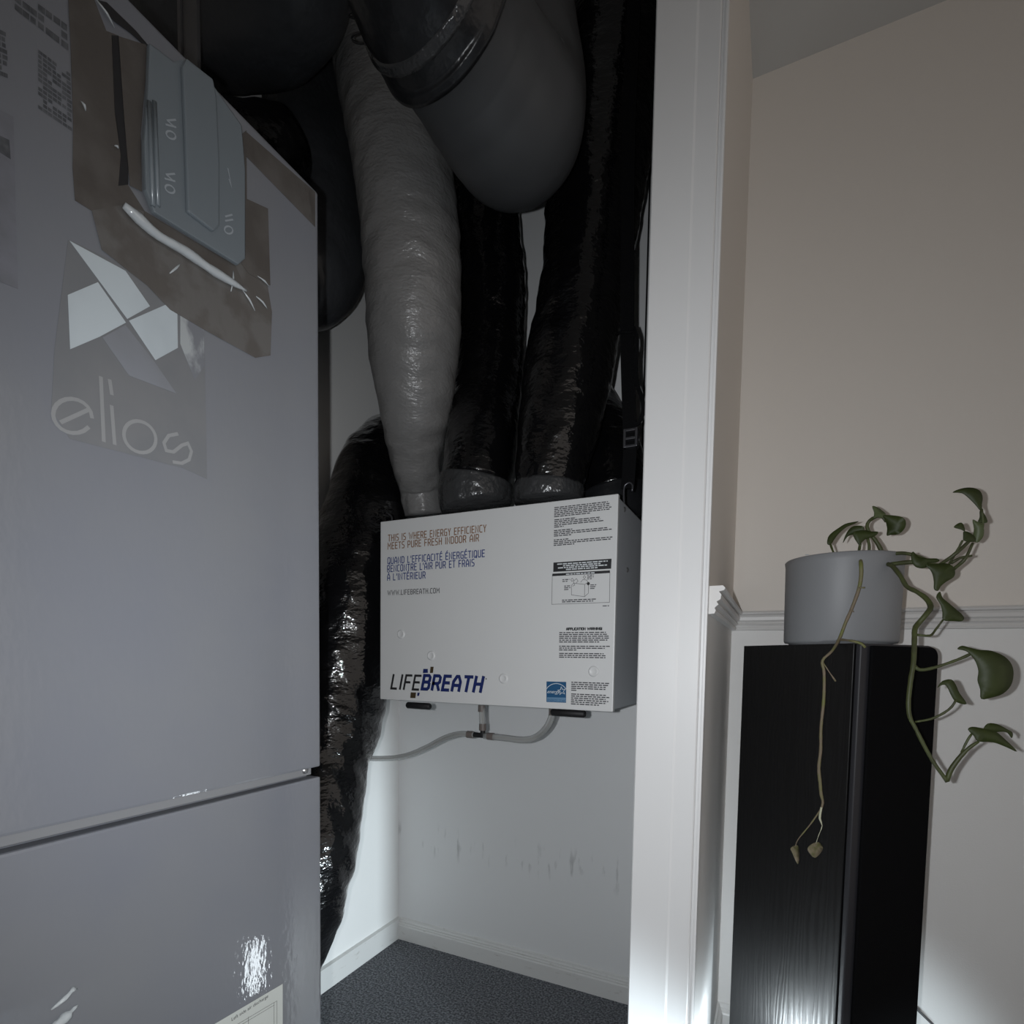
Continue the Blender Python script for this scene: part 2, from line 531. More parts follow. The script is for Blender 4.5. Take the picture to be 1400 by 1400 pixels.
rail_run('trim_2', 'X', XPR, 2.6, prof, RAIL_BOT, M['rail'], 'moulded chair rail on the wall behind the plant')
rail_run('trim_3', 'Y', YP + 0.006, YB, prof, RAIL_BOT, M['rail'], 'moulded chair rail returning along the partition')
bprof = [(0, 0), (0.014, 0), (0.014, 0.048), (0.012, 0.052), (0.012, 0.056), (0.009, 0.058), (0.009, 0.063), (0.006, 0.066), (0.005, 0.072), (0, 0.074)]
rail_run('baseboard_back', 'X', XL, XPL, bprof, 0, M['base'], 'moulded white baseboard along the closet back wall')
rail_run('baseboard_right', 'X', XPR, 2.6, bprof, 0, M['base'], 'moulded white baseboard behind the speaker')
rail_run('baseboard_left', 'L', 0.3, YB, [(0, 0), (0.012, 0), (0.012, 0.070), (0, 0.073)], 0, M['base'], 'plain white baseboard along the closet side wall')
rail_run('baseboard_partition', 'Y', YP, YB, bprof, 0, M['base'], 'moulded white baseboard along the partition')


# ---------------------------------------------------------------- planes for print
class Plane:
    def __init__(s, axis, val, U, N):
        s.axis, s.val, s.U, s.N = axis, val, Vector(U), Vector(N)
        s.V = Vector((0, 0, 1))

    def uv(s, x, y):
        p = on(x, y, s.axis, s.val)
        return (p.dot(s.U), p.z)

    def p(s, u, v, off=0.0):
        q = s.U * u + s.V * v + s.N * off
        q[s.axis] = s.val + s.N[s.axis] * off
        return q


def sheet(name, plane, px, mat_, parent, off=0.0004, th=0.0004, uv=None, bevel=0):
    pts = uv if uv else [plane.uv(*a) for a in px]
    mb = MB().prism([plane.p(u, v, off) for u, v in pts], plane.N * th)
    return mb.build(name, mat_, parent, bevel=bevel)


RIB = [0]


def ribbon(mb, plane, pts, wd, off):
    """one mitred strip along a polyline, never overlapping itself"""
    P = [Vector(p) for p in pts]
    P = [p for i, p in enumerate(P) if i == 0 or (p - P[i - 1]).length > 1e-7]
    if len(P) < 2: return
    RIB[0] = (RIB[0] + 1) % 8
    off += RIB[0] * 1.5e-5
    closed = len(P) > 3 and (P[0] - P[-1]).length < 1e-6
    if closed: P = P[:-1]
    n = len(P); L = []; R_ = []
    for i in range(n):
        a = P[i - 1] if (i > 0 or closed) else None
        b = P[(i + 1) % n] if (i < n - 1 or closed) else None
        d1 = (P[i] - a).normalized() if a is not None else None
        d2 = (b - P[i]).normalized() if b is not None else None
        q = P[i]
        if d1 is None: d1 = d2; q = P[i] - d2 * wd * 0.4
        elif d2 is None: d2 = d1; q = P[i] + d1 * wd * 0.4
        t = d1 + d2
        if t.length < 1e-3: t = d1.copy()
        t.normalize()
        nn = Vector((-t.y, t.x))
        c = max(0.45, nn.dot(Vector((-d1.y, d1.x))))
        L.append(q + nn * wd / 2 / c); R_.append(q - nn * wd / 2 / c)
    for i in range(n if closed else n - 1):
        j = (i + 1) % n
        mb.quad(*[plane.p(v.x, v.y, off) for v in (R_[i], R_[j], L[j], L[i])])


K = 0.14
G = {  # glyph: (width, strokes)
    'A': (.62, [[(0, 0), (0, .62), (.22, 1), (.40, 1), (.62, .62), (.62, 0)], [(0, .36), (.62, .36)]]),
    'B': (.60, [[(0, 0), (0, 1), (.46, 1), (.58, .88), (.58, .64), (.46, .52), (.6, .40), (.6, .12), (.48, 0), (0, 0)], [(0, .52), (.46, .52)]]),
    'C': (.55, [[(.55, 1), (K, 1), (0, 1 - K), (0, K), (K, 0), (.55, 0)]]),
    'D': (.60, [[(0, 0), (0, 1), (.44, 1), (.6, .84), (.6, .16), (.44, 0), (0, 0)]]),
    'E': (.52, [[(.52, 1), (0, 1), (0, 0), (.52, 0)], [(0, .52), (.46, .52)]]),
    'F': (.50, [[(.50, 1), (0, 1), (0, 0)], [(0, .50), (.44, .50)]]),
    'G': (.60, [[(.58, 1), (K, 1), (0, 1 - K), (0, K), (K, 0), (.6, 0), (.6, .48), (.34, .48)]]),
    'H': (.60, [[(0, 0), (0, 1)], [(.6, 0), (.6, 1)], [(0, .51), (.6, .51)]]),
    'I': (.06, [[(.03, 0), (.03, 1)]]),
    'L': (.48, [[(0, 1), (0, 0), (.48, 0)]]),
    'M': (.78, [[(0, 0), (0, 1), (.39, .42), (.78, 1), (.78, 0)]]),
    'N': (.62, [[(0, 0), (0, 1), (.62, 0), (.62, 1)]]),
    'O': (.62, [[(K, 0), (0, K), (0, 1 - K), (K, 1), (.62 - K, 1), (.62, 1 - K), (.62, K), (.62 - K, 0), (K, 0)]]),
    'P': (.58, [[(0, 0), (0, 1), (.44, 1), (.58, .88), (.58, .54), (.44, .42), (0, .42)]]),
    'R': (.60, [[(0, 0), (0, 1), (.44, 1), (.58, .88), (.58, .56), (.44, .44), (0, .44)], [(.36, .44), (.6, 0)]]),
    'S': (.56, [[(.54, 1), (K, 1), (0, .88), (0, .64), (.12, .53), (.44, .47), (.56, .36), (.56, .12), (.44, 0), (0.02, 0)]]),
    'T': (.58, [[(0, 1), (.58, 1)], [(.29, 1), (.29, 0)]]),
    'U': (.60, [[(0, 1), (0, K), (K, 0), (.6 - K, 0), (.6, K), (.6, 1)]]),
    'W': (.96, [[(0, 1), (.24, 0.02), (.48, .80), (.72, 0.02), (.96, 1)]]),
    'Y': (.58, [[(0, 1), (.29, .46), (.58, 1)], [(.29, .46), (.29, 0)]]),
    '.': (.06, [[(.03, 0), (.03, .06)]]),
    "'": (.06, [[(.04, 1), (.02, .74)]]),
    '!': (.08, [[(.04, 1), (.04, .3)], [(.04, .07), (.04, 0)]]),
    ' ': (.26, []),
}
G['Q'] = (.62, G['O'][1] + [[(.40, .22), (.62, -.08)]])
G['É'] = (.52, G['E'][1] + [[(.20, 1.16), (.36, 1.32)]])
G['À'] = (.62, G['A'][1] + [[(.38, 1.16), (.22, 1.32)]])


def stroke_text(name, text, plane, u0, v0, width, h, wt, mat_, parent, off=0.0005, gap=.24, shear=0.0):
    adv = 0; lay = []
    for ch in text:
        gw, st = G[ch]
        lay.append((adv, st)); adv += gw + gap
    adv -= gap
    sx = width / adv
    mb = MB()
    for x0, st in lay:
        for s in st:
            ribbon(mb, plane, [(u0 + (x0 + x) * sx + shear * y * h, v0 + y * h) for x, y in s], wt, off)
    o = link(name, mb.raw(name), mat_)
    return place(o, parent)


def font_text(name, text, plane, u0, v0, width, mat_, parent, off=0.0005, shear=0.0, height=None):
    cu = bpy.data.curves.new(name + '_curve', 'FONT')
    cu.body = text; cu.size = 1.0; cu.shear = shear
    tmp = bpy.data.objects.new('tmp_text', cu); COL.objects.link(tmp)
    dg = bpy.context.evaluated_depsgraph_get(); dg.update()
    me = bpy.data.meshes.new_from_object(tmp.evaluated_get(dg))
    COL.objects.unlink(tmp); bpy.data.objects.remove(tmp)
    xs = [v.co.x for v in me.vertices]; ys = [v.co.y for v in me.vertices]
    sx = width / (max(xs) - min(xs)); sy = sx if height is None else height / (max(ys) - min(ys))
    x0 = min(xs)
    for v in me.vertices:
        v.co = plane.p(u0 + (v.co.x - x0) * sx, v0 + v.co.y * sy, off)
    o = link(name, me, mat_)
    return place(o, parent)


def fine_print(name, plane, x0, x1, ytop, lines, pitch, mat_, parent, off=0.0005, seed=1, th=0.55, last=0.5, first=None):
    """a paragraph too small to read: rows of word-length dashes"""
    rnd = random.Random(seed)
    mb = MB()
    ua, va = plane.uv(x0, ytop)
    ub, _ = plane.uv(x1, ytop)
    _, vb = plane.uv(x0, ytop + pitch)
    dv = va - vb
    for i in range(lines):
        L = (ub - ua) * (last if i == lines - 1 else rnd.uniform(0.9, 1.0))
        if i == 0 and first: L = (ub - ua) * first
        u = ua
        while u < ua + L:
            wl = min(rnd.uniform(0.003, 0.011), ua + L - u)
            v = va - dv * i
            mb.quad(plane.p(u, v - dv * th, off), plane.p(u + wl, v - dv * th, off), plane.p(u + wl, v, off), plane.p(u, v, off))
            u += wl + 0.0016
    o = link(name, mb.raw(name), mat_)
    o['kind'] = 'stuff'
    return place(o, parent)


# ---------------------------------------------------------------- grey heat pump cabinet
XC = -0.60
CB = Plane(0, XC, (0, 1, 0), (1, 0, 0))
yE, zT = CB.uv(433, 262)
yE = (yE + CB.uv(441, 1320)[0]) / 2
zS1 = (CB.uv(430, 1050)[1] + CB.uv(0, 1145)[1]) / 2
zS0 = (CB.uv(430, 1064)[1] + CB.uv(0, 1168)[1]) / 2
Y0C = -0.10
cab = empty('heat_pump_cabinet', (-0.87, 0.25, 0))
tag(cab, 'tall grey sheet-metal heat pump cabinet with brown tape and a foil mark', 'cabinet')
MB().box((XL + 0.03, Y0C, 0.0), (XC - 0.022, yE - 0.004, zT - 0.004)).build('body', M['cabinet'], cab, bevel=0.004)
MB().box((XC - 0.0215, Y0C, zS1), (XC, yE, zT)).build('upper_panel', M['cabinet'], cab, bevel=0.003)
MB().box((XC - 0.0215, Y0C, 0.04), (XC, yE, zS0)).build('lower_panel', M['cabinet'], cab, bevel=0.003)
MB().box((XC - 0.0215, Y0C, zS0 + 0.0045), (XC - 0.006, yE - 0.012, zS1 - 0.0005)).build('seam_strip', M['cab_strip'], cab, bevel=0.001)
sc = CB.uv(421, 1054)
MB().lathe([(0, 0.004), (0.0035, 0.003), (0.005, 0)], (XC - 0.006, sc[0], sc[1]), 16, 'X').build('screw', M['steel'], cab, smooth=True)


def c1(pts, s=460 / 1400.0, ox=0, oy=0):
    return [(ox + x * s, oy + y * s) for x, y in pts]


# foil mark and lettering on a sticker
stk = sheet('sticker_film', CB, [(93, 328), (240, 395), (278, 408), (283, 655), (250, 640), (95, 600), (70, 560), (74, 480)], M['film'], cab, 0.0002, 0.0002)
for nm, q, mm in (('foil_wing', [(288, 90), (520, 215), (622, 362), (528, 415)], 'foil'),
                  ('foil_wing', [(280, 315), (405, 262), (522, 430), (410, 490), (290, 541)], 'foil'),
                  ('foil_wing', [(535, 422), (735, 335), (738, 535), (645, 586)], 'foil'),
                  ('foil_wing', [(425, 492), (520, 440), (640, 592), (732, 725), (535, 650)], 'foil_dim')):
    sheet(nm, CB, c1(q, oy=300), M[mm], cab, 0.0006, 0.0003)


def px_poly(pts, oy=300):
    return [CB.uv(x * 460 / 1400.0, oy + y * 460 / 1400.0) for x, y in pts]


def letter(strokes, wd):
    mb = MB()
    for s in strokes:
        pl = px_poly(s)
        ribbon(mb, CB, pl, wd, 0.0007)
    o = link('foil_letter', mb.raw('foil_letter'), M['foil_text'])
    place(o, cab)


def ell(cx, cy, rx, ry, a0, a1, rot=0, n=18):
    out = []
    for i in range(n + 1):
        t = math.radians(a0 + (a1 - a0) * i / n)
        x, y = rx * math.cos(t), ry * math.sin(t)
        c, s_ = math.cos(rot), math.sin(rot)
        out.append((cx + x * c - y * s_, cy + x * s_ + y * c))
    return out


WL = 0.0034
letter([ell(300, 818, 82, 70, 20, 340, 0.35)[0:19][::1], [(255, 843), (360, 795)]], WL)
letter([[(418, 660), (430, 920)]], WL)
letter([[(455, 672), (463, 725)], [(463, 780), (475, 932)]], WL)
letter([ell(580, 905, 72, 60, 0, 360, 0.75, 26)], WL)
letter([[(735, 893), (700, 900), (680, 930), (690, 962), (720, 968), (755, 940), (780, 932), (795, 965), (785, 1000), (755, 1015), (722, 1010)]], WL)

# packing tape, frosted pouch
sheet('packing_tape', CB, c1([(282, 0), (390, 0), (440, 130), (490, 150), (510, 500), (530, 770), (600, 880), (595, 975), (380, 878), (310, 835), (300, 700), (302, 520), (292, 200)]), M['tape'], cab, 0.0006, 0.0004)
sheet('packing_tape', CB, c1([(378, 878), (520, 852), (600, 885), (975, 1105), (1012, 1050), (1110, 1190), (1128, 1300), (1122, 1480), (1060, 1490), (850, 1375), (705, 1290), (610, 1190), (520, 1120), (420, 1040)]), M['tape_pale'], cab, 0.0012, 0.0004)
sheet('packing_tape', CB, c1([(595, 880), (975, 1108), (1012, 1190), (960, 1195), (600, 965)]), M['tape'], cab, 0.0018, 0.0004)
sheet('foil_residue', CB, [(232, 402), (248, 404), (264, 418), (278, 424), (279, 500), (266, 520), (246, 470), (246, 412)], M['residue'], cab, 0.0005, 0.0002)
sheet('pouch_mouth', CB, c1([(402, 2), (440, 12), (560, 128), (618, 196), (596, 190), (540, 140), (470, 90)]), M['cab_dark'], cab, 0.0010, 0.0004)
sheet('packing_tape', CB, c1([(1002, 560), (1020, 545), (1022, 830), (1110, 870), (1120, 1190), (1030, 1140), (1000, 1100)]), M['tape'], cab, 0.0018, 0.0004)
sheet('packing_tape', CB, c1([(488, 155), (600, 190), (700, 270), (600, 330), (580, 560), (585, 800), (535, 775), (512, 500)]), M['tape'], cab, 0.0018, 0.0005)
sheet('packing_tape', CB, c1([(1022, 548), (1310, 800), (1310, 945), (1022, 650)]), M['tape'], cab, 0.0004, 0.0003)
pouch = empty('plastic_pouch', (XC, 0.4, 1.45))
place(pouch, cab)
pouch.location = (0, 0, 0)
pouch.matrix_parent_inverse = Matrix.Translation(-Vector(cab.location))


def pouch_part(o):
    o.parent = pouch; o.matrix_parent_inverse = Matrix.Identity(4)
    return o


pouch_part(sheet('frosted_plate', CB, c1([(600, 195), (700, 270), (745, 262), (860, 360), (985, 535), (1000, 720), (1000, 1085), (972, 1110), (620, 895), (585, 800), (578, 600), (592, 440)]), M['plate'], None, 0.003, 0.006, bevel=0.0015))
pouch_part(sheet('frosted_plate', CB, c1([(742, 266), (853, 352), (868, 430), (880, 700), (880, 955), (857, 978), (748, 897), (738, 600), (726, 300)]), M['plate'], None, 0.009, 0.005, bevel=0.0018))
for k, (q0, q1) in enumerate((((596, 440), (612, 870)), ((618, 440), (634, 870)))):
    a = CB.uv(q0[0] * .3286, q0[1] * .3286); b = CB.uv(q1[0] * .3286, q1[1] * .3286)
    pouch_part(tube('plate_rib', [CB.p(a[0], a[1], 0.0095), CB.p(b[0], b[1], 0.0095)], 0.0022, M['plate'], None, 8, 0.05))


def scrawl(strokes):
    mb = MB()
    for s in strokes:
        ribbon(mb, CB, [CB.uv(x * .3286, y * .3286) for x, y in s], 0.0016, 0.0096)
    o = link('moulded_mark', mb.raw('moulded_mark'), M['plate_ink'])
    pouch_part(o)


for (ox, oy) in ((668, 745), (672, 522)):
    scrawl([ell(ox + 15, oy + 55, 22, 14, 0, 360, 0.6, 12), [(ox - 5, oy + 12), (ox + 35, oy + 22)], [(ox + 30, oy + 22), (ox, oy - 5)], [(ox, oy - 5), (ox + 34, oy - 8)]])
scrawl([ell(928, 968, 18, 15, 0, 360, 0.5, 12), [(915, 930), (945, 925)], [(915, 912), (942, 905)]])
scrawl([[(925, 715), (940, 790), (930, 760)]])
# folded edge of clear plastic below the plates
fold = [(500, 862), (560, 915), (640, 985), (760, 1055), (860, 1125), (960, 1185), (1010, 1215)]
fp = [CB.p(*CB.uv(x * .3286, y * .3286), 0.006) for x, y in fold]
pouch_part(tube('plastic_fold', fp, [0.003, 0.0052, 0.0048, 0.0052, 0.0048, 0.004, 0.002], M['shine'], None, 10, 0.005, wr=lambda t, s, d, p: 0.0012 * noise.noise(p * 70)))
for q in ([(965, 1130), (955, 1215)], [(1000, 1205), (1055, 1295)], [(1060, 1235), (1105, 1285)], [(745, 1100), (700, 1140)], [(395, 5), (470, 120)], [(330, 425), (350, 465)], [(470, 610), (485, 622)], [(1065, 1150), (1115, 1195)]):
    pp = [CB.p(*CB.uv(x * .3286, y * .3286), 0.0024) for x, y in q]
    mid = (pp[0] + pp[1]) / 2 + Vector((0.002, 0, 0))
    o = tube('plastic_crease', [pp[0], mid, pp[1]], [0.0005, 0.0011, 0.0005], M['shine'], cab, 8, 0.004, wr=lambda t, s, d, p: 0.0006 * noise.noise(p * 200))
# dark slit of the pouch mouth
sheet('pouch_mouth', CB, c1([(462, 150), (490, 152), (512, 500), (530, 620), (530, 770), (490, 775), (500, 650), (475, 470)]), M['cab_dark'], cab, 0.0012, 0.0004)

# faded print and label sheets
sheet('label_sheet', CB, [(-40, 130), (18, 160), (24, 395), (-40, 370)], M['cabsheet'], cab, 0.0002, 0.0003)
sheet('faded_print', CB, [(-30, 172), (12, 192), (14, 218), (-30, 190)], M['cabprint'], cab, 0.0007, 0.0002)


def print_block(pts, rows, seed):
    rnd = random.Random(seed)
    mb = MB()
    (ax, ay), (bx, by), (cx, cy), (dx, dy) = pts
    for r in range(rows):
        t0 = r / rows; t1 = (r + 0.72) / rows
        for k in range(7):
            if rnd.random() < .12: continue
            s0 = k / 7; s1 = (k + rnd.uniform(.7, .98)) / 7
            def q(s, t):
                x = (ax * (1 - s) + bx * s) * (1 - t) + (dx * (1 - s) + cx * s) * t
                y = (ay * (1 - s) + by * s) * (1 - t) + (dy * (1 - s) + cy * s) * t
                return CB.p(*CB.uv(x, y), 0.0004)
            mb.quad(q(s0, t0), q(s1, t0), q(s1, t1), q(s0, t1))
    o = link('faded_print', mb.raw('faded_print'), M['cabprint'])
    o['kind'] = 'stuff'
    place(o, cab)


print_block([(52, 68), (97, 102), (99, 182), (52, 150)], 13, 1)
print_block([(20, -18), (94, 36), (94, 74), (20, 16)], 3, 2)
print_block([(-40, 20), (8, 45), (12, 110), (-40, 90)], 8, 3)

# paper label on the lower panel
lab = sheet('paper_label', CB, [(386, 1345), (386, 1520), (230, 1640), (230, 1437)], M['paper'], cab, 0.0004, 0.0003)
ua, va = CB.uv(316, 1394); ub, vb = CB.uv(366, 1365)
font_text('label_lettering', 'Left side air discharge', CB, ua, (va + vb) / 2, ub - ua, M['ink'], cab, 0.0009)
mb = MB()
for a, b in (((378, 1368), (378, 1500)), ((374, 1371), (374, 1500)), ((378, 1368), (240, 1450)), ((374, 1374), (240, 1454)), ((339, 1390), (339, 1500))):
    ribbon(mb, CB, [CB.uv(*a), CB.uv(*b)], 0.0005, 0.0009)
place(link('label_lines', mb.raw('label_lines'), M['ink_soft']), cab)
for (x, y, r) in ((84, 1363, 0.006), (78, 1395, 0.010)):
    u, v = CB.uv(x, y)
    place(link('plastic_scrap', tube_mesh('plastic_scrap', [CB.p(u - r * 1.6, v - r, 0.003), CB.p(u, v, 0.006), CB.p(u + r * 1.6, v + r * .6, 0.002)], [r * .3, r * .5, r * .2], 10, 0.003, wr=lambda t, s, d, p: 0.0025 * noise.noise(p * 160)), M['clear'], smooth=True), cab)

# ---------------------------------------------------------------- heat recovery ventilator
YF = 1.03
HP = Plane(1, YF, (1, 0, 0), (0, -1, 0))
hx0 = -0.8395; hx1 = -0.2815; hz0 = 0.8835; hz1 = 1.2935
HB = YF + 0.385
hrv = empty('ventilation_unit', ((hx0 + hx1) / 2, 1.22, hz0))
tag(hrv, 'white box-shaped heat recovery ventilator hung below the ducts with printed door', 'ventilator')
MB().box((hx0 + 0.003, YF + 0.012, hz0 + 0.003), (hx1 - 0.002, HB, hz1 - 0.003)).build('casing', M['hrv_side'], hrv, bevel=0.003)
MB().box((hx0, YF, hz0), (hx1, YF + 0.0115, hz1)).build('door', M['hrv_white'], hrv, bevel=0.002)


def htext(name, text, x0, yb0, x1, yb1, hpx, wt, m, shear=0.0, gap=.36):
    u0, v0 = HP.uv(x0, yb0); u1, v1 = HP.uv(x1, yb1)
    _, vt = HP.uv(x0, yb0 - hpx)
    return stroke_text(name, text, HP, u0, (v0 + v1) / 2, u1 - u0, vt - v0, wt, M[m], hrv, shear=shear, gap=gap)


htext('lettering', 'THIS IS WHERE ENERGY EFFICIENCY', 531, 739.3, 664.5, 727.6, 8.4, 0.0020, 'brown_ink')
htext('lettering', 'MEETS PURE FRESH INDOOR AIR', 530.5, 750.8, 654.5, 739.8, 8.4, 0.0020, 'brown_ink')
htext('lettering', "QUAND L'EFFICACITÉ ÉNERGÉTIQUE", 530.3, 771, 662.5, 761.2, 8.4, 0.0020, 'blue_ink')
htext('lettering', "RENCONTRE L'AIR PUR ET FRAIS", 530, 782.2, 648.3, 773.5, 8.4, 0.0020, 'blue_ink')
htext('lettering', "À L'INTÉRIEUR", 530, 793.4, 581.5, 790.6, 8.4, 0.0020, 'blue_ink')
htext('lettering', 'WWW.LIFEBREATH.COM', 530.3, 813.8, 600.7, 810.5, 6.2, 0.0017, 'ink_soft')
htext('logo_lettering', 'LIFE', 535, 941.5, 572, 942.5, 18.5, 0.0052, 'ink', shear=0.22, gap=.34)
htext('logo_lettering', 'BREATH', 577, 942.5, 657, 944.8, 18.5, 0.0072, 'navy', shear=0.22, gap=.36)
for q, m in (([(579, 914.5), (585, 914.5), (585, 920), (578.2, 920.2)], 'navy'), ([(588.8, 911.5), (593, 911.5), (592, 920), (588, 920.2)], 'gold'), ([(561.8, 946.5), (569, 946.8), (568, 954.5), (561, 954.2)], 'gold'), ([(571, 947), (574, 947), (573, 951.5), (570.5, 951.5)], 'navy')):
    sheet('logo_square', HP, q, M[m], hrv, 0.0003, 0.0003)
sheet('registered_mark', HP, [(664, 927.3), (665.6, 927.3), (665.6, 929), (664, 929)], M['ink_soft'], hrv, 0.0003, 0.0002)

# right-hand print column
fine_print('fine_print', HP, 758, 838.5, 693.6, 6, 2.45, M['ink_mid'], hrv, seed=1, last=0.62)
fine_print('fine_print', HP, 758, 825.0, 710.3, 5, 2.45, M['ink_mid'], hrv, seed=2, first=0.45, last=0.2)
fine_print('fine_print', HP, 757.5, 838.5, 725.0, 4, 2.45, M['ink_mid'], hrv, seed=3, first=0.32, last=0.3)
fine_print('fine_print', HP, 757.3, 838.0, 737.8, 4, 2.45, M['ink_mid'], hrv, seed=4, first=0.26, last=0.36)
sheet('warning_banner', HP, [(756.8, 769.2), (836.2, 763.9), (835.6, 777.5), (756.5, 782)], M['ink'], hrv, 0.0003, 0.0002)
for i, (a, b) in enumerate(((762, 831), (770, 821), (763, 830), (774, 817))):
    fine_print('banner_print', HP, a, b, 771.0 + i * 2.6 - (a - 757) * 0.055, 1, 2.6, M['white_ink'], hrv, off=0.0007, seed=20 + i, last=1.0, th=0.6)
sheet('diagram_header', HP, [(755.3, 784.4), (834, 779.8), (834, 783.4), (755.3, 787.8)], M['ink'], hrv, 0.0003, 0.0002)
fine_print('banner_print', HP, 774, 813, 784.6, 1, 2.2, M['white_ink'], hrv, off=0.0007, seed=30, last=1.0, th=0.6)
mb = MB()
for pl in ([(755.3, 786), (754.4, 826.3), (833.4, 823.6), (834, 782)], [(785, 797.5), (799.5, 799), (799.3, 815.8), (781.5, 813.4), (781.3, 800)], [(799.5, 799), (804.5, 796)], [(804.6, 799), (804.6, 811), (799.3, 815.8)], [(785, 797.5), (784, 795), (788, 791), (790.5, 794.5), (788, 797)], [(794, 796), (797, 792.5), (802, 793), (804, 796)], [(797.4, 789), (799, 787), (801, 789), (799, 791.5), (797.4, 789)], [(780.5, 792.5), (782.5, 790.5), (784.5, 793), (782, 795), (780.5, 792.5)], [(782, 800), (784.5, 797), (786, 800), (783, 801.5)]):
    ribbon(mb, HP, [HP.uv(*p) for p in pl], 0.0008, 0.0005)
place(link('diagram_lines', mb.raw('diagram_lines'), M['ink_soft']), hrv)
u, v = HP.uv(804.5, 798)
MB().lathe([(0, 0), (0.003, 0), (0.003, 0.0003)], (u, YF - 0.0007, v), 12, 'Y').build('diagram_dot', M['ink'], hrv)
for (a, b, y, n) in ((769, 779, 792, 2), (771.5, 780, 800.7, 3), (803, 812, 786, 3), (807, 815.5, 799.2, 3)):
    fine_print('fine_print', HP, a, b, y, n, 2.4, M['ink_soft'], hrv, seed=n + int(a), last=0.7)
fine_print('fine_print', HP, 768.5, 819, 820.0, 2, 2.4, M['ink_mid'], hrv, seed=41, last=0.85)
fine_print('fine_print', HP, 824, 832.8, 827.8, 1, 2.4, M['ink_soft'], hrv, seed=42, last=1.0)
htext('lettering', 'APPLICATION WARNING!', 774.6, 861.8, 823, 860.6, 2.9, 0.0016, 'ink', gap=.3)
fine_print('fine_print', HP, 764.8, 834, 864.3, 6, 2.55, M['ink_mid'], hrv, seed=51, last=0.80)
fine_print('fine_print', HP, 764.6, 834, 882.8, 3, 2.55, M['ink_mid'], hrv, seed=52, last=0.35)
fine_print('fine_print', HP, 764.6, 828, 892.6, 3, 2.55, M['ink_mid'], hrv, seed=53, last=1.0)
fine_print('fine_print', HP, 781.2, 833.4, 932.0, 5, 2.7, M['ink_mid'], hrv, seed=54, last=0.15)
fine_print('fine_print', HP, 781.0, 833.4, 948.0, 6, 2.7, M['ink_mid'], hrv, seed=55, last=0.75)
sheet('star_label', HP, [(747.3, 931.6), (774.2, 932.3), (774.0, 960.8), (747.2, 959.7)], M['star_blue'], hrv, 0.0003, 0.0003)
sheet('star_label_strip', HP, [(748, 953.2), (773.7, 953.8), (773.6, 959.9), (747.9, 959.0)], M['star_light'], hrv, 0.0007, 0.0002)
ua, va = HP.uv(749.0, 958.4); ub, _ = HP.uv(772.8, 958.4)
font_text('star_lettering', 'ENERGY STAR', HP, ua, va, ub - ua, M['star_blue'], hrv, 0.0011)
ua, va = HP.uv(748.6, 947.5); ub, _ = HP.uv(766.0, 947.5)
font_text('star_lettering', 'energy', HP, ua, va, ub - ua, M['white_ink'], hrv, 0.0008, shear=0.5)
mb = MB()
arc = [HP.uv(760.6 + 15.5 * math.cos(math.radians(t)), 950.0 - 15.5 * math.sin(math.radians(t))) for t in range(32, 150, 6)]
ribbon(mb, HP, arc, 0.0011, 0.0008)
star = []
for i in range(10):
    r = 5.6 if i % 2 == 0 else 2.3
    t = math.radians(90 + 36 * i + 8)
    star.append(HP.uv(768.2 + r * math.cos(t), 944.6 - r * math.sin(t)))
star.append(star[0])
ribbon(mb, HP, star, 0.0010, 0.0008)
place(link('star_drawing', mb.raw('star_drawing'), M['white_ink']), hrv)

# shallow pressed dimples in the door
for (x, y) in ((548.3, 867), (589.5, 896.5), (688.3, 927.8), (811.5, 918)):
    u, v = HP.uv(x, y)
    prof_d = [(0.0108, 0.0), (0.0100, -0.0008), (0.0088, -0.0022), (0.0076, -0.0026), (0.0060, -0.0018), (0.003, -0.0014), (0.0, -0.0013)]
    MB().lathe(prof_d, (u, YF + 0.0001, v), 28, 'Y').build('dimple', M['hrv_white'], hrv, smooth=True)
# black rubber bars under the door
for (xa, xb, y) in ((556, 589, 964.0), (753, 801, 973.5)):
    a = PY(xa, y, YF + 0.035); b = PY(xb, y + 1.0, YF + 0.035)
    b.z = a.z = min(a.z, hz0 - 0.0078)
    mb = MB()
    r = 0.0078
    mb.lathe([(0, 0), (r * .7, 0.001), (r, 0.004), (r, (b.x - a.x) - 0.004), (r * .7, (b.x - a.x) - 0.001), (0, (b.x - a.x))], tuple(a), 20, 'X')
    mb.build('rubber_bar', M['rubber'], hrv, smooth=True)
# screws on the side, hook eyes on top
for (x, y) in ((853.5, 696.5), (857.5, 779)):
    p = on(x, y, 0, hx1 - 0.002)
    MB().lathe([(0, 0.003), (0.004, 0.002), (0.0055, 0)], tuple(p), 14, 'X').build('screw', M['steel'], hrv, smooth=True)

# ---------------------------------------------------------------- condensate hoses
YH = 1.16
dr = empty('condensate_drain', tuple(PY(658, 1004, YH)))
tag(dr, 'clear drain hoses joined by a black tee under the white ventilator', 'drain hose')


def hose(pts, name='hose', r=0.0078):
    P = [PY(x, y, Y) for x, y, Y in pts]
    o = tube(name, P, r, M['hose'], dr, 14, 0.008)
    q = tube('water_line', P, r * 0.22, M['hose_core'], None, 8, 0.012)
    q.parent = o
    return o


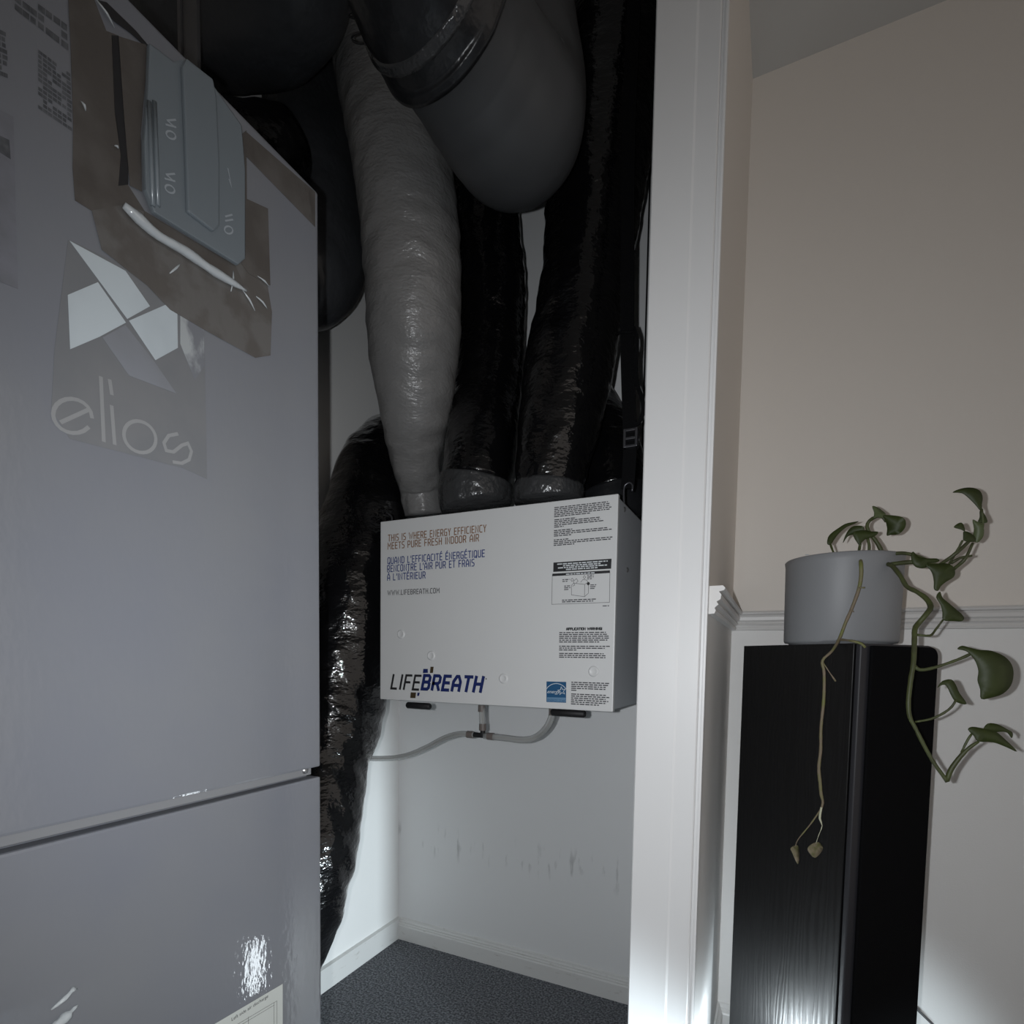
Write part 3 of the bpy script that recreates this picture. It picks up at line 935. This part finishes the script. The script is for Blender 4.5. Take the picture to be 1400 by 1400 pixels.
top = PY(659, 968, YH); top.z = hz0
pz = on(659, 968, 1, YH)
hose([(659, 966, YH), (659.5, 982, YH), (660, 997, YH)])
hose([(662, 1006, YH), (690, 1009, YH), (715, 1011.5, YH), (734, 1007, YH), (749, 992, YH - .02), (755.5, 975, YH - .03), (756, 969, YH - .03)])
hose([(648, 1004.5, YH), (628, 1003.5, YH), (608, 1009, YH + .01), (585, 1021, YH + .02), (562, 1031, YH + .02), (540, 1036, YH + .02), (515, 1037, YH + .01), (490, 1036, YH)], r=0.0072)
a = PY(648, 1004.5, YH); b = PY(670, 1006, YH); c = PY(660, 1005, YH); d = PY(659.5, 993, YH)
mb = MB(); mb.lathe([(0, 0), (0.0062, 0), (0.0062, b.x - a.x), (0, b.x - a.x)], tuple(a), 16, 'X')
mb.lathe([(0, 0), (0.0062, 0), (0.0062, d.z - c.z), (0, d.z - c.z)], tuple(c), 16, 'Z')
mb.build('tee', M['rubber'], dr)
for (x, y, ax) in ((658.5, 968.5, 'Z'), (659.8, 994, 'Z'), (643, 1004.3, 'X'), (671, 1006.8, 'X'), (755.7, 973, 'Z')):
    p = PY(x, y, YH if x < 700 else YH - .03)
    MB().lathe([(0, -0.008), (0.0088, -0.008), (0.0088, 0.008), (0, 0.008)], tuple(p), 16, ax).build('hose_clip', M['hose_band'], dr)


# ---------------------------------------------------------------- ducts
def crumple(amp, seed, fs=34.0, ft=2.2, rib=0.0):
    o = Vector((seed * 3.1, seed * 1.7, seed * 5.3))

    def f(t, s, d, p):
        q = Vector((math.cos(t) * ft, math.sin(t) * ft, s * fs)) + o
        a = noise.noise(q)
        b = 1 - 2 * abs(noise.noise(Vector((math.cos(t) * 1.3, math.sin(t) * 1.3, s * fs * .45 + math.cos(t + seed) * 1.2)) + o))
        c = noise.noise(p * 9 + o)
        return amp * (0.45 * a + 0.55 * b + 0.9 * c) + rib * math.sin(s * 2 * math.pi / 0.055)
    return f


def duct(name, pts, mat_, parent, wr, ds=0.006, n=72, cap=True):
    P = []; Rr = []
    for x, y, Y, r in pts:
        p = PY(x, y, Y); P.append(p); Rr.append(rpx(p, r))
    return tube(name, P, Rr, mat_, parent, n, ds, wr, cap)


def duct_thing(name, base, label):
    e = empty(name, tuple(base))
    return tag(e, label, 'duct')


def collar(pts, parent, seed, m='collar'):
    return duct('tape_collar', pts, M[m], parent, crumple(0.0022, seed, 60, 3.0), 0.004, 64)


# grey duct down to the ventilator
e = duct_thing('flexible_duct', PY(585, 700, 1.26), 'long wrinkled grey vinyl duct tapering down to the white ventilator')
duct('jacket', [(484, -85, 0.95, 46), (500, 0, 0.95, 52), (522, 110, 0.95, 60), (549, 220, 0.96, 66), (562, 330, 0.99, 67), (566, 430, 1.02, 64), (566, 490, 1.05, 59), (567, 530, 1.07, 53), (567, 565, 1.09, 45), (567, 600, 1.12, 39), (569, 635, 1.15, 33), (575, 670, 1.19, 28), (579, 704, 1.20, 25)], M['duct_grey'], e, crumple(0.0035, 1, 42, 2.4, 0.0006))
# black duct left of centre
e = duct_thing('flexible_duct', PY(655, 700, 1.14), 'glossy black duct between the grey duct and the other straight black duct')
duct('jacket', [(636, -150, 1.32, 42), (638, -20, 1.31, 42), (645, 130, 1.29, 44), (655, 260, 1.26, 50), (668, 360, 1.25, 48), (670, 470, 1.24, 46), (664, 550, 1.21, 45), (657, 610, 1.16, 47), (650, 668, 1.13, 46)], M['duct_black'], e, crumple(0.0045, 2, 38, 2.2))
collar([(652, 657, 1.13, 49), (650, 672, 1.13, 50), (650, 688, 1.13, 49), (651, 697, 1.13, 47)], e, 5)
# black duct right of centre
e = duct_thing('flexible_duct', PY(752, 700, 1.14), 'glossy black duct beside the hanging strap rising behind the big grey elbow')
duct('jacket', [(884, -110, 1.24, 74), (856, 0, 1.24, 74), (832, 140, 1.23, 69), (812, 280, 1.21, 65), (798, 390, 1.19, 60), (780, 490, 1.17, 59), (765, 580, 1.15, 56), (754, 640, 1.14, 48), (750, 672, 1.14, 44)], M['duct_black'], e, crumple(0.0045, 3, 38, 2.2))
collar([(751, 664, 1.135, 47), (750, 676, 1.135, 48), (750, 684, 1.135, 47), (750, 688, 1.135, 46)], e, 6)
# black duct behind, at the far right of the unit
e = duct_thing('flexible_duct', PY(838, 700, 1.32), 'short black duct curving out behind the strap above the ventilator corner')
duct('jacket', [(800, -130, 1.46, 28), (798, 100, 1.46, 28), (792, 320, 1.45, 28), (788, 480, 1.44, 30), (796, 545, 1.42, 40), (818, 600, 1.38, 48), (832, 650, 1.34, 49), (838, 686, 1.32, 47)], M['duct_black_rough'], e, crumple(0.004, 4, 40, 2.2))
collar([(835, 675, 1.32, 48), (838, 692, 1.32, 49), (838, 708, 1.32, 47)], e, 7, 'tape_dark')
# black duct arching over the left end of the unit and down behind the cabinet
e = duct_thing('flexible_duct', PY(430, 1345, 0.95), 'large crumpled black duct bending down behind the grey cabinet to the carpet')
duct('jacket', [(554, 700, 1.37, 32), (548, 640, 1.37, 38), (537, 613, 1.34, 43), (520, 640, 1.26, 52), (508, 690, 1.20, 56), (497, 735, 1.16, 62), (482, 800, 1.12, 66), (470, 880, 1.09, 66), (455, 970, 1.06, 66), (440, 1040, 1.02, 64), (432, 1100, 0.98, 62), (422, 1160, 0.95, 64), (402, 1240, 0.92, 64), (380, 1310, 0.90, 58), (362, 1370, 0.88, 54)], M['duct_black'], e, crumple(0.0075, 9, 30, 2.0))

# big grey elbow with a taped joint
e = duct_thing('flexible_duct', PY(700, 290, 0.9), 'fat smooth grey duct elbow with a black taped joint')
duct('jacket', [(596, 6, 0.70, 90), (630, 62, 0.77, 95), (662, 112, 0.83, 95), (688, 150, 0.88, 94), (704, 166, 0.92, 93), (710, 140, 0.97, 90), (704, 50, 1.00, 84), (694, -60, 1.02, 78), (690, -170, 1.03, 76)], M['duct_smooth'], e, crumple(0.0025, 11, 14, 1.6), 0.008)
duct('taped_joint', [(500, -420, 0.60, 70), (506, -300, 0.59, 78), (522, -180, 0.60, 88), (548, -85, 0.63, 96), (572, -34, 0.66, 102), (594, 2, 0.695, 108), (606, 22, 0.715, 109)], M['tape_dark'], e, crumple(0.004, 12, 30, 2.2))
duct('tape_band', [(568, -40, 0.655, 106), (578, -24, 0.67, 109)], M['collar'], e, crumple(0.002, 13, 40, 2.6), 0.004)
for (x, y, r) in ((486, 20, 8), (494, 52, 12)):
    pts = [PY(x + r * math.cos(t) * 1.1, y + 0.6 * r * math.sin(t), 0.72 + 0.004 * math.sin(t)) for t in [i * math.pi / 5 for i in range(10)]]
    tube('tie_loop', pts, 0.0017, M['tape_dark'], e, 8, 0.004)
# two dark ducts above and behind the cabinet
e = duct_thing('flexible_duct', PY(360, 60, 0.76), 'dark charcoal duct running level above the grey cabinet behind the hanger strap')
duct('jacket', [(230, 44, 0.745, 62), (258, 30, 0.75, 68), (300, 16, 0.76, 77), (350, 6, 0.77, 82), (390, -20, 0.76, 80), (404, -75, 0.74, 78), (408, -200, 0.74, 74), (410, -300, 0.74, 72)], M['duct_dim'], e, crumple(0.003, 14, 16, 1.6), 0.008)
e = duct_thing('flexible_duct', PY(430, 420, 1.0), 'charcoal duct drooping behind the top corner of the grey cabinet')
duct('jacket', [(412, -130, 1.09, 46), (414, -40, 1.08, 48), (418, 60, 1.05, 50), (420, 150, 1.02, 56), (426, 250, 1.00, 64), (430, 340, 0.99, 68), (414, 374, 0.95, 66), (376, 378, 0.88, 56), (350, 370, 0.76, 50), (340, 364, 0.655, 46)], M['duct_dim'], e, crumple(0.0035, 15, 20, 1.8), 0.008)
e = duct_thing('flexible_duct', PY(300, 230, 0.80), 'black crumpled duct lying between the charcoal ducts and the cabinet top')
duct('jacket', [(240, 196, 0.76, 42), (285, 198, 0.77, 48), (335, 208, 0.79, 50), (368, 206, 0.83, 48), (390, 198, 0.86, 42)], M['duct_black_rough'], e, crumple(0.005, 16, 30, 2.0), 0.008)

# ---------------------------------------------------------------- straps
YS = 1.10


def ribbon3(name, pts, wd, th, m, parent):
    """flat webbing facing the room"""
    mb = MB()
    P = [q[0] for q in catmull([Vector(p) for p in pts], [1] * len(pts), 0.008)]
    for i in range(len(P)):
        d = (P[min(i + 1, len(P) - 1)] - P[max(i - 1, 0)]).normalized()
        sd = d.cross(Vector((0, -1, 0)))
        if sd.length < 1e-4: sd = Vector((1, 0, 0))
        sd.normalize()
        nn = sd.cross(d).normalized()
        mb.v += [tuple(P[i] + sd * wd / 2 * a + nn * th / 2 * b) for a, b in ((-1, -1), (1, -1), (1, 1), (-1, 1))]
    for i in range(len(P) - 1):
        for k in range(4):
            j = (k + 1) % 4
            mb.f.append((i * 4 + k, i * 4 + j, i * 4 + 4 + j, i * 4 + 4 + k))
    mb.f.append((0, 1, 2, 3)); n = (len(P) - 1) * 4; mb.f.append((n + 3, n + 2, n + 1, n))
    return mb.build(name, m, parent)


st = empty('hanging_strap', tuple(PY(858, 670, YS)))
tag(st, 'black webbing strap with buckle and hook holding up the ventilator corner', 'strap')
topz = PY(872, -40, YS); topz = Vector((PY(862, 200, YS).x + 0.004, YS, ZC))
ribbon3('webbing', [topz, PY(860, 160, YS), PY(858, 340, YS), PY(857.5, 470, YS), PY(861, 600, YS), PY(860, 640, YS), PY(858, 668, YS)], 0.0265, 0.003, M['webbing'], st)
ribbon3('loose_tail', [PY(866, 448, YS - .004), PY(870.5, 465, YS - .008), PY(869, 500, YS - .006), PY(871, 525, YS - .008), PY(878, 545, YS - .012), PY(879, 565, YS - .012), PY(873, 578, YS - .008), PY(863, 584, YS - .004)], 0.008, 0.003, M['webbing'], st)
tube('tie', [PY(843, 457, YS - .002), PY(850, 454, YS - .01), PY(862, 454, YS - .01), PY(868, 452, YS - .002)], 0.003, M['webbing'], st, 8)
bx = PY(861.5, 599, YS - 0.008)
mb = MB()
for dx in (-0.013, 0.010):
    mb.box((bx.x + dx, bx.y - 0.004, bx.z - 0.018), (bx.x + dx + 0.005, bx.y + 0.010, bx.z + 0.018))
for dz in (-0.018, -0.003, 0.013):
    mb.box((bx.x - 0.013, bx.y - 0.003, bx.z + dz), (bx.x + 0.015, bx.y + 0.009, bx.z + dz + 0.005))
mb.build('buckle', M['dark_steel'], st, bevel=0.0012)
hk = [PY(864, 672, YS), PY(865, 664, YS), PY(861, 660, YS), PY(855, 663, YS), PY(853, 670, YS), PY(853, 684, YS), PY(853.5, 696, YS)]
tube('hook', hk, 0.0022, M['dark_steel'], st, 8, 0.003)
hk2 = empty('wire_hook', tuple(PY(535, 712, 1.06)))
tag(hk2, 'small bent wire hook at the left top corner of the ventilator', 'hook')
tube('wire', [PY(528, 700, 1.06), PY(532, 703, 1.06), PY(535.5, 707, 1.06), PY(536, 716, 1.06)], 0.002, M['dark_steel'], hk2, 8, 0.003)

gs = empty('hanger_strap', tuple(PY(262, 110, 0.64)))
tag(gs, 'flat grey hanger strap dropping from the ceiling above the cabinet', 'strap')
p0 = PY(262, 128, 0.64)
MB().box((p0.x - 0.022, 0.636, p0.z), (p0.x + 0.022, 0.642, ZC)).build('band', M['strap_grey'], gs, bevel=0.001)
MB().box((p0.x - 0.022, 0.632, p0.z), (p0.x - 0.014, 0.636, ZC)).build('flange', M['strap_grey'], gs, bevel=0.0008)
# thin dark upright line on the back wall beside the partition
cb = [Vector((PY(887, 300, 1.525).x, 1.525, z)) for z in (ZC, 2.0, 1.6, 1.2, 0.9)]
tag(tube('wall_line', cb, 0.0022, M['rubber'], None, 8, 0.05), 'thin black line running straight down in the gap beside the partition', 'cable')

# ---------------------------------------------------------------- speaker
YM = 1.10
pm = PY(1177, 879, YM)
ZS = pm.z
TH = math.radians(45)
ds_ = Vector((-math.cos(TH), math.sin(TH), 0)); df = Vector((math.sin(TH), math.cos(TH), 0))


def along(pm, d, px):
    lo, hi = 0.01, 1.0
    for _ in range(50):
        m_ = (lo + hi) / 2
        q = pm + d * m_ - C0
        xx = 700 + F_PX * q.dot(RT) / q.dot(FW)
        if (xx - px) * (1 if d.x > 0 else -1) > 0: hi = m_
        else: lo = m_
    return lo


LS = along(pm, ds_, 1017); LF = along(pm, df, 1281)
spk = empty('floor_speaker', tuple(pm + ds_ * LS / 2 + df * LF / 2 - Vector((0, 0, ZS))))
tag(spk, 'tall black floor-standing speaker with wood-grain side under the plant', 'speaker')
ang = math.atan2(df.y, df.x)
ctr = Vector((pm.x, pm.y, 0)) + ds_ * LS / 2 + df * LF / 2


def spk_part(name, mb, m, bevel=0, seg=2, smooth=False):
    # local: x along side depth (front = -x), y along the front width
    me = mb.mesh(name)
    if bevel:
        bm = bmesh.new(); bm.from_mesh(me)
        bmesh.ops.bevel(bm, geom=[e for e in bm.edges if e.calc_face_angle(0) > 0.5], offset=bevel, segments=seg, profile=0.5, affect='EDGES')
        bm.to_mesh(me); bm.free()
    o = link(name, me, m, None, smooth)
    o.parent = spk
    return o


spk.rotation_euler = (0, 0, math.atan2(ds_.y, ds_.x))
# with this rotation local +x = ds_ (towards the back), local -y = df (front width runs away)
hx, hy = LS / 2, LF / 2
BF = 0.012


def slab(x0, x1, y0, y1, z0, z1, r):
    """upright slab whose far top corner is rounded"""
    out = [(y1, z0), (y1, z1)]
    for k in range(7):
        t = math.pi / 2 * k / 6
        out.append((y0 + r - r * math.sin(t), z1 - r + r * math.cos(t)))
    out.append((y0, z0))
    return MB().prism([Vector((x0, y, z)) for y, z in out], (x1 - x0, 0, 0))


spk_part('body', slab(-hx + BF, hx, -hy, hy, 0, ZS, 0.016), M['ash'], 0.0012)
# baffle in front of the body; the cloth grille sits proud of it
spk_part('baffle', slab(-hx, -hx + BF - 0.0015, -hy + 0.001, hy - 0.001, 0, ZS - 0.001, 0.018), M['baffle'], 0.003, 3)
spk_part('grille', slab(-hx - 0.006, -hx - 0.0003, -hy + 0.003, hy - 0.020, 0.03, ZS - 0.004, 0.018), M['grille'], 0.002, 2)

# cable behind the speaker along the wall
ca_ = [PY(1225, 1345, 1.50), PY(1257, 1383, 1.50), PY(1276, 1401, 1.49), PY(1310, 1440, 1.45)]
tag(tube('speaker_cable', ca_, 0.0028, M['ink_soft'], None, 8, 0.02), 'thin grey cable running down the wall behind the black speaker', 'cable')

# ---------------------------------------------------------------- pot and pothos
YPOT = 1.245
pc = PY(1147, 876, YPOT)
R0 = rpx(pc, 68.0); R1 = rpx(pc, 70.5)
ptop = PY(1147, 772, YPOT).z
HPOT = ptop - ZS + 0.008
pot = empty('flower_pot', (pc.x, pc.y, ZS))
tag(pot, 'matt grey cylindrical flower pot standing on the black speaker', 'pot')
MB().lathe([(0, 0.0), (R0 - 0.010, 0.0), (R0 - 0.009, 0.003), (R0 - 0.002, 0.004), (R0, 0.008), (R1 - 0.0015, HPOT - 0.012), (R1, HPOT - 0.002), (R1 - 0.002, HPOT), (R1 - 0.008, HPOT), (R1 - 0.009, HPOT - 0.003), (R1 - 0.012, HPOT - 0.03), (0, HPOT - 0.03)], (0, 0, 0), 64).build('shell', M['pot'], None, smooth=True).parent = pot
o = MB().lathe([(0, HPOT - 0.020), (R1 * .5, HPOT - 0.022), (R1 - 0.0115, HPOT - 0.026)], (0, 0, 0), 40).build('soil', M['soil'], None, smooth=True)
o.parent = pot
chip = PY(1102.5, 776.5, YPOT - R1 * 0.85)
MB().lathe([(0, 0.0006), (0.003, 0.0004), (0.004, 0)], (chip.x - pc.x, chip.y - pc.y, HPOT - 0.0003), 10).build('rim_chip', M['white_ink'], None).parent = pot

pl = empty('pothos_plant', (pc.x, pc.y, ZS + HPOT - 0.02))
tag(pl, 'trailing pothos plant with long bare stems and few heart-shaped leaves in grey pot', 'plant')


def A4(pts, Y):
    return [(1060 + p[0] / 4.118, 650 + p[1] / 4.118, p[2] if len(p) > 2 else Y) for p in pts]


def A5(pts, Y):
    return [(1060 + p[0] / 4.0, 850 + p[1] / 4.0, p[2] if len(p) > 2 else Y) for p in pts]


def stem(pts, r, m='stem', name='stem', kn=0.10):
    P = [PY(*p) for p in pts]
    if not isinstance(r, (list, tuple)): r = [r] * len(P)
    rr = [rpx(P[i], r[i]) for i in range(len(P))]
    return tube(name, P, rr, M[m], pl, 10, 0.005, wr=lambda t, s, d, p: 0.0005 * noise.noise(p * 120))


def leaf(pts, tilt=0.15, cup=3.0, m='leaf', th=0.0012):
    n = len(pts)
    xs = [p[0] for p in pts]; ys = [p[1] for p in pts]; Y = pts[0][2]
    # smooth the outline
    sm = []
    for i in range(n):
        p0, p1, p2, p3 = pts[i - 1], pts[i], pts[(i + 1) % n], pts[(i + 2) % n]
        for k in range(3):
            t = k / 3
            sm.append(tuple(0.5 * (2 * p1[c] + (p2[c] - p0[c]) * t + (2 * p0[c] - 5 * p1[c] + 4 * p2[c] - p3[c]) * t * t + (-p0[c] + 3 * p1[c] - 3 * p2[c] + p3[c]) * t ** 3) for c in (0, 1)))
    W = [PY(x, y, Y) for x, y in sm]
    cen = sum(W, Vector()) / len(W)
    bm = bmesh.new()
    vs = [bm.verts.new(p) for p in W]
    es = [bm.edges.new((vs[i], vs[(i + 1) % len(vs)])) for i in range(len(vs))]
    bmesh.ops.triangle_fill(bm, use_beauty=True, use_dissolve=False, edges=es)
    bmesh.ops.subdivide_edges(bm, edges=[e for e in bm.edges if len(e.link_faces) == 2], cuts=1)
    bmesh.ops.triangulate(bm, faces=bm.faces)
    for v in bm.verts:
        dx = v.co.x - cen.x; dz = v.co.z - cen.z
        off = tilt * dx + 0.6 * tilt * dz + cup * (dx * dx + dz * dz)
        # keep each point on its own sight line while it moves in depth
        sc_ = (v.co.y + off - C0.y) / (v.co.y - C0.y)
        v.co = C0 + (v.co - C0) * sc_
    bmesh.ops.recalc_face_normals(bm, faces=bm.faces)
    me = bpy.data.meshes.new('leaf'); bm.to_mesh(me); bm.free()
    o = link('leaf', me, M[m], None, True)
    md = o.modifiers.new('thickness', 'SOLIDIFY'); md.thickness = th
    place(o, pl)
    return o


YA, YBk, YR = 1.20, 1.27, 1.13
# upright stems in the pot
stem(A4([(378, 520, 1.22), (340, 460, 1.21), (318, 410, 1.20), (308, 380, 1.19)], 0), [1.4, 1.4, 1.3, 1.2])
stem(A4([(450, 520, 1.21), (470, 430, 1.19), (478, 385, 1.18)], 0), 1.7)
stem(A4([(498, 520, 1.21), (525, 440, 1.20), (528, 390, 1.20), (518, 350, 1.20)], 0), 1.9)
stem(A4([(548, 520, 1.21), (600, 452, 1.20), (590, 410, 1.20), (560, 360, 1.20), (535, 330, 1.20), (516, 290, 1.20), (530, 255, 1.20), (570, 232, 1.19), (602, 235, 1.19), (622, 262, 1.19)], 0), [2.8, 3, 2.8, 2.6, 2.4, 2.2, 2.2, 2.2, 1.8, 1.4])
stem(A4([(560, 505, 1.20), (600, 465, 1.19), (690, 438, 1.18), (770, 446, 1.17), (850, 474, 1.17)], 0), [2.6, 2.6, 2.6, 2.4, 2.0])
stem(A4([(600, 510, 1.18), (690, 495, 1.17), (780, 488, 1.16), (860, 500, 1.16), (930, 505, 1.16)], 0), [2.8, 3, 3, 2.6, 2.2])
stem(A4([(930, 500, 1.16), (1000, 452, 1.15), (1060, 400, 1.15), (1100, 362, 1.15), (1130, 345, 1.15)], 0), [2.2, 2.6, 2.6, 2.2, 1.6])
stem(A4([(975, 505, 1.16), (1015, 440, 1.15), (1055, 365, 1.14)], 0), 1.5)
stem(A4([(1000, 530, 1.16), (1060, 480, 1.15), (1085, 440, 1.15), (1112, 380, 1.15)], 0), [2.4, 2.4, 2.0, 1.6])
stem(A4([(990, 495, 1.15), (1040, 465, 1.15), (1108, 452, 1.15)], 0), [2.2, 2.0, 1.4])
stem(A4([(1140, 360, 1.15), (1165, 300, 1.15), (1168, 240, 1.15), (1160, 190, 1.15)], 0), 1.6)
# leaves round the pot
leaf(A4([(292, 385), (296, 350), (315, 325), (350, 300), (390, 275), (430, 265), (468, 260), (440, 275), (400, 292), (360, 325), (335, 355), (312, 390)], 1.19), 0.4)
leaf(A4([(382, 380), (390, 350), (410, 310), (435, 288), (465, 282), (495, 288), (500, 312), (470, 328), (430, 335), (405, 347)], 1.19), -0.3)
leaf(A4([(440, 320), (500, 308), (535, 316), (575, 318), (570, 335), (540, 350), (510, 358), (490, 375), (472, 392), (455, 370), (443, 350)], 1.175), 0.2)
leaf(A4([(545, 175), (570, 180), (600, 200), (620, 220), (600, 240), (570, 237), (553, 242), (556, 210)], 1.185), 0.4, m='leaf_pale')
leaf(A4([(608, 225), (660, 225), (715, 235), (735, 260), (732, 290), (715, 315), (690, 332), (650, 335), (628, 338), (630, 300), (622, 260)], 1.175), -0.3)
leaf(A4([(762, 455), (775, 430), (800, 455), (850, 468), (905, 468), (922, 480), (900, 492), (850, 490), (878, 502), (840, 522), (800, 520), (775, 500)], 1.15), 0.2)
leaf(A4([(845, 505), (900, 500), (950, 495), (995, 510), (1010, 545), (1000, 575), (960, 600), (930, 625), (915, 650), (893, 640), (892, 600), (885, 560), (870, 530)], 1.14), 0.2)
leaf(A4([(998, 97), (1030, 80), (1080, 70), (1125, 75), (1155, 95), (1165, 130), (1160, 165), (1162, 200), (1148, 193), (1125, 165), (1090, 130), (1050, 100)], 1.15), 0.3)
leaf(A4([(1150, 200), (1165, 205), (1185, 235), (1192, 265), (1160, 268), (1140, 262), (1150, 235)], 1.15), 0.1)
leaf(A4([(1110, 250), (1140, 262), (1165, 275), (1175, 310), (1170, 345), (1145, 375), (1125, 375), (1112, 345), (1118, 300)], 1.145), -0.2, m='leaf_pale')
leaf(A4([(1005, 293), (1020, 275), (1045, 267), (1060, 285), (1066, 314), (1045, 305)], 1.14), 0.2)
leaf(A4([(1060, 316), (1090, 322), (1120, 345), (1125, 372), (1095, 374), (1060, 367), (1057, 340)], 1.14), 0.2)
# right-hand vine
stem(A4([(600, 500, 1.19), (650, 505, 1.16), (700, 560, 1.14), (740, 625, 1.13), (790, 652, 1.12), (848, 692, 1.11), (875, 740, 1.10), (850, 782, 1.09), (800, 840, 1.09), (785, 872, 1.08)], 0) +
     A5([(760, 130, 1.07), (755, 230, 1.06), (740, 320, 1.055), (728, 440, 1.05), (735, 520, 1.05), (765, 580, 1.05), (810, 670, 1.05), (860, 760, 1.05), (905, 825, 1.05), (942, 874, 1.05)], 0),
     [2.8, 2.8, 2.9, 2.9, 2.9, 3.2, 3.6, 3.4, 3.6, 3.4, 3.3, 3.1, 3.0, 2.9, 2.8, 2.5, 2.5, 2.4, 2.5, 3.0])
for (q, Y) in (([(1220, 812), (1216, 808)], 1.12),):
    pass
stem(A4([(795, 897, 1.08), (870, 902, 1.08), (900, 872, 1.09), (945, 812, 1.09)], 0), [1.6, 1.5, 1.5, 1.3])
leaf(A4([(905, 685), (925, 655), (940, 690), (975, 720), (1010, 750), (1045, 780), (1060, 805), (1045, 822), (1000, 820), (945, 815), (940, 770), (930, 730)], 1.09), 0.3)
stem(A5([(762, 245, 1.06), (790, 263, 1.06), (850, 256, 1.06), (950, 225, 1.06), (1040, 190, 1.06), (1080, 168, 1.06)], 0), [2.6, 2.4, 2.2, 2.0, 2.0, 2.0])
leaf(A5([(995, 150), (1020, 132), (1070, 145), (1120, 155), (1180, 160), (1250, 190), (1290, 235), (1300, 290), (1285, 350), (1240, 395), (1180, 415), (1125, 422), (1120, 370), (1105, 320), (1110, 270), (1095, 220), (1070, 185), (1040, 160)], 1.055), 0.2, 2.0)
stem(A5([(765, 548, 1.05), (850, 532, 1.05), (920, 500, 1.05), (965, 465, 1.05), (990, 425, 1.05)], 0), [1.5, 1.6, 1.7, 1.6, 1.5])
leaf(A5([(885, 362), (912, 325), (960, 316), (985, 345), (1005, 390), (1045, 450), (990, 440), (965, 410), (935, 352), (910, 347)], 1.05), 0.2)
stem(A5([(938, 872, 1.05), (960, 810, 1.05), (1010, 740, 1.05), (1060, 690, 1.05), (1112, 655, 1.05)], 0), [3.0, 3.2, 3.0, 2.4, 1.8])
stem(A5([(1018, 715, 1.05), (1050, 650, 1.05), (1075, 612, 1.05)], 0), 1.5)
leaf(A5([(1053, 590), (1075, 575), (1130, 583), (1200, 600), (1250, 640), (1320, 710), (1260, 685), (1190, 660), (1110, 655), (1085, 625)], 1.05), 0.3)
leaf(A5([(1138, 592), (1160, 557), (1210, 560), (1265, 588), (1295, 608), (1290, 636), (1268, 607), (1230, 602), (1180, 606)], 1.06), 0.3)
# woody vine over the front of the pot
YV = pc.y - R1 - 0.006
stem(A4([(478, 470, YV + .02), (482, 500, YV), (483, 560, YV), (470, 640, YV), (430, 750, YV), (395, 830, YV), (360, 920, YV - .004)], 0) +
     A5([(310, 160, 1.105), (258, 213, 1.10), (267, 280, 1.10), (265, 420, 1.10), (250, 580, 1.10), (248, 700, 1.10), (238, 800, 1.10), (245, 880, 1.10), (250, 940, 1.10), (260, 990, 1.10), (247, 1030, 1.10)], 0),
     [2.2, 2.4, 2.4, 2.3, 2.2, 2.0, 2.0, 1.8, 2.0, 1.9, 2.0, 2.0, 2.0, 2.0, 2.2, 2.0, 1.8, 1.4], 'stem_brown')
stem(A5([(250, 1025, 1.10), (190, 1110, 1.10), (125, 1190, 1.10), (108, 1232, 1.10)], 0), [1.3, 0.9, 0.7, 0.5], 'stem_brown')
stem(A5([(252, 1015, 1.098), (243, 1075, 1.098), (256, 1115, 1.098), (238, 1165, 1.098), (222, 1212, 1.098)], 0), [1.6, 1.4, 0.6, 0.4, 0.4], 'stem_pale')
stem(A5([(355, 98, YV - .004), (420, 105, 1.10), (470, 120, 1.10), (492, 142, 1.10)], 0), [1.6, 1.7, 1.7, 1.5], 'stem_brown')
stem(A5([(262, 225, 1.10), (295, 275, 1.10), (330, 326, 1.10)], 0), [0.8, 0.7, 1.2], 'stem_brown')
for a, b in (((470, 632), (505, 632)), ((420, 755), (442, 768))):
    stem(A4([a + (YV - .004,), b + (YV - .004,)], 0), 0.9, 'stem_brown', 'node')
leaf(A5([(82, 1240), (105, 1224), (125, 1230), (129, 1285), (122, 1325), (105, 1295), (92, 1265)], 1.10), 0.8, 6, 'leaf_dry')
leaf(A5([(175, 1240), (200, 1215), (235, 1206), (258, 1235), (245, 1265), (215, 1290), (190, 1270)], 1.098), 0.6, 8, 'leaf_dry')
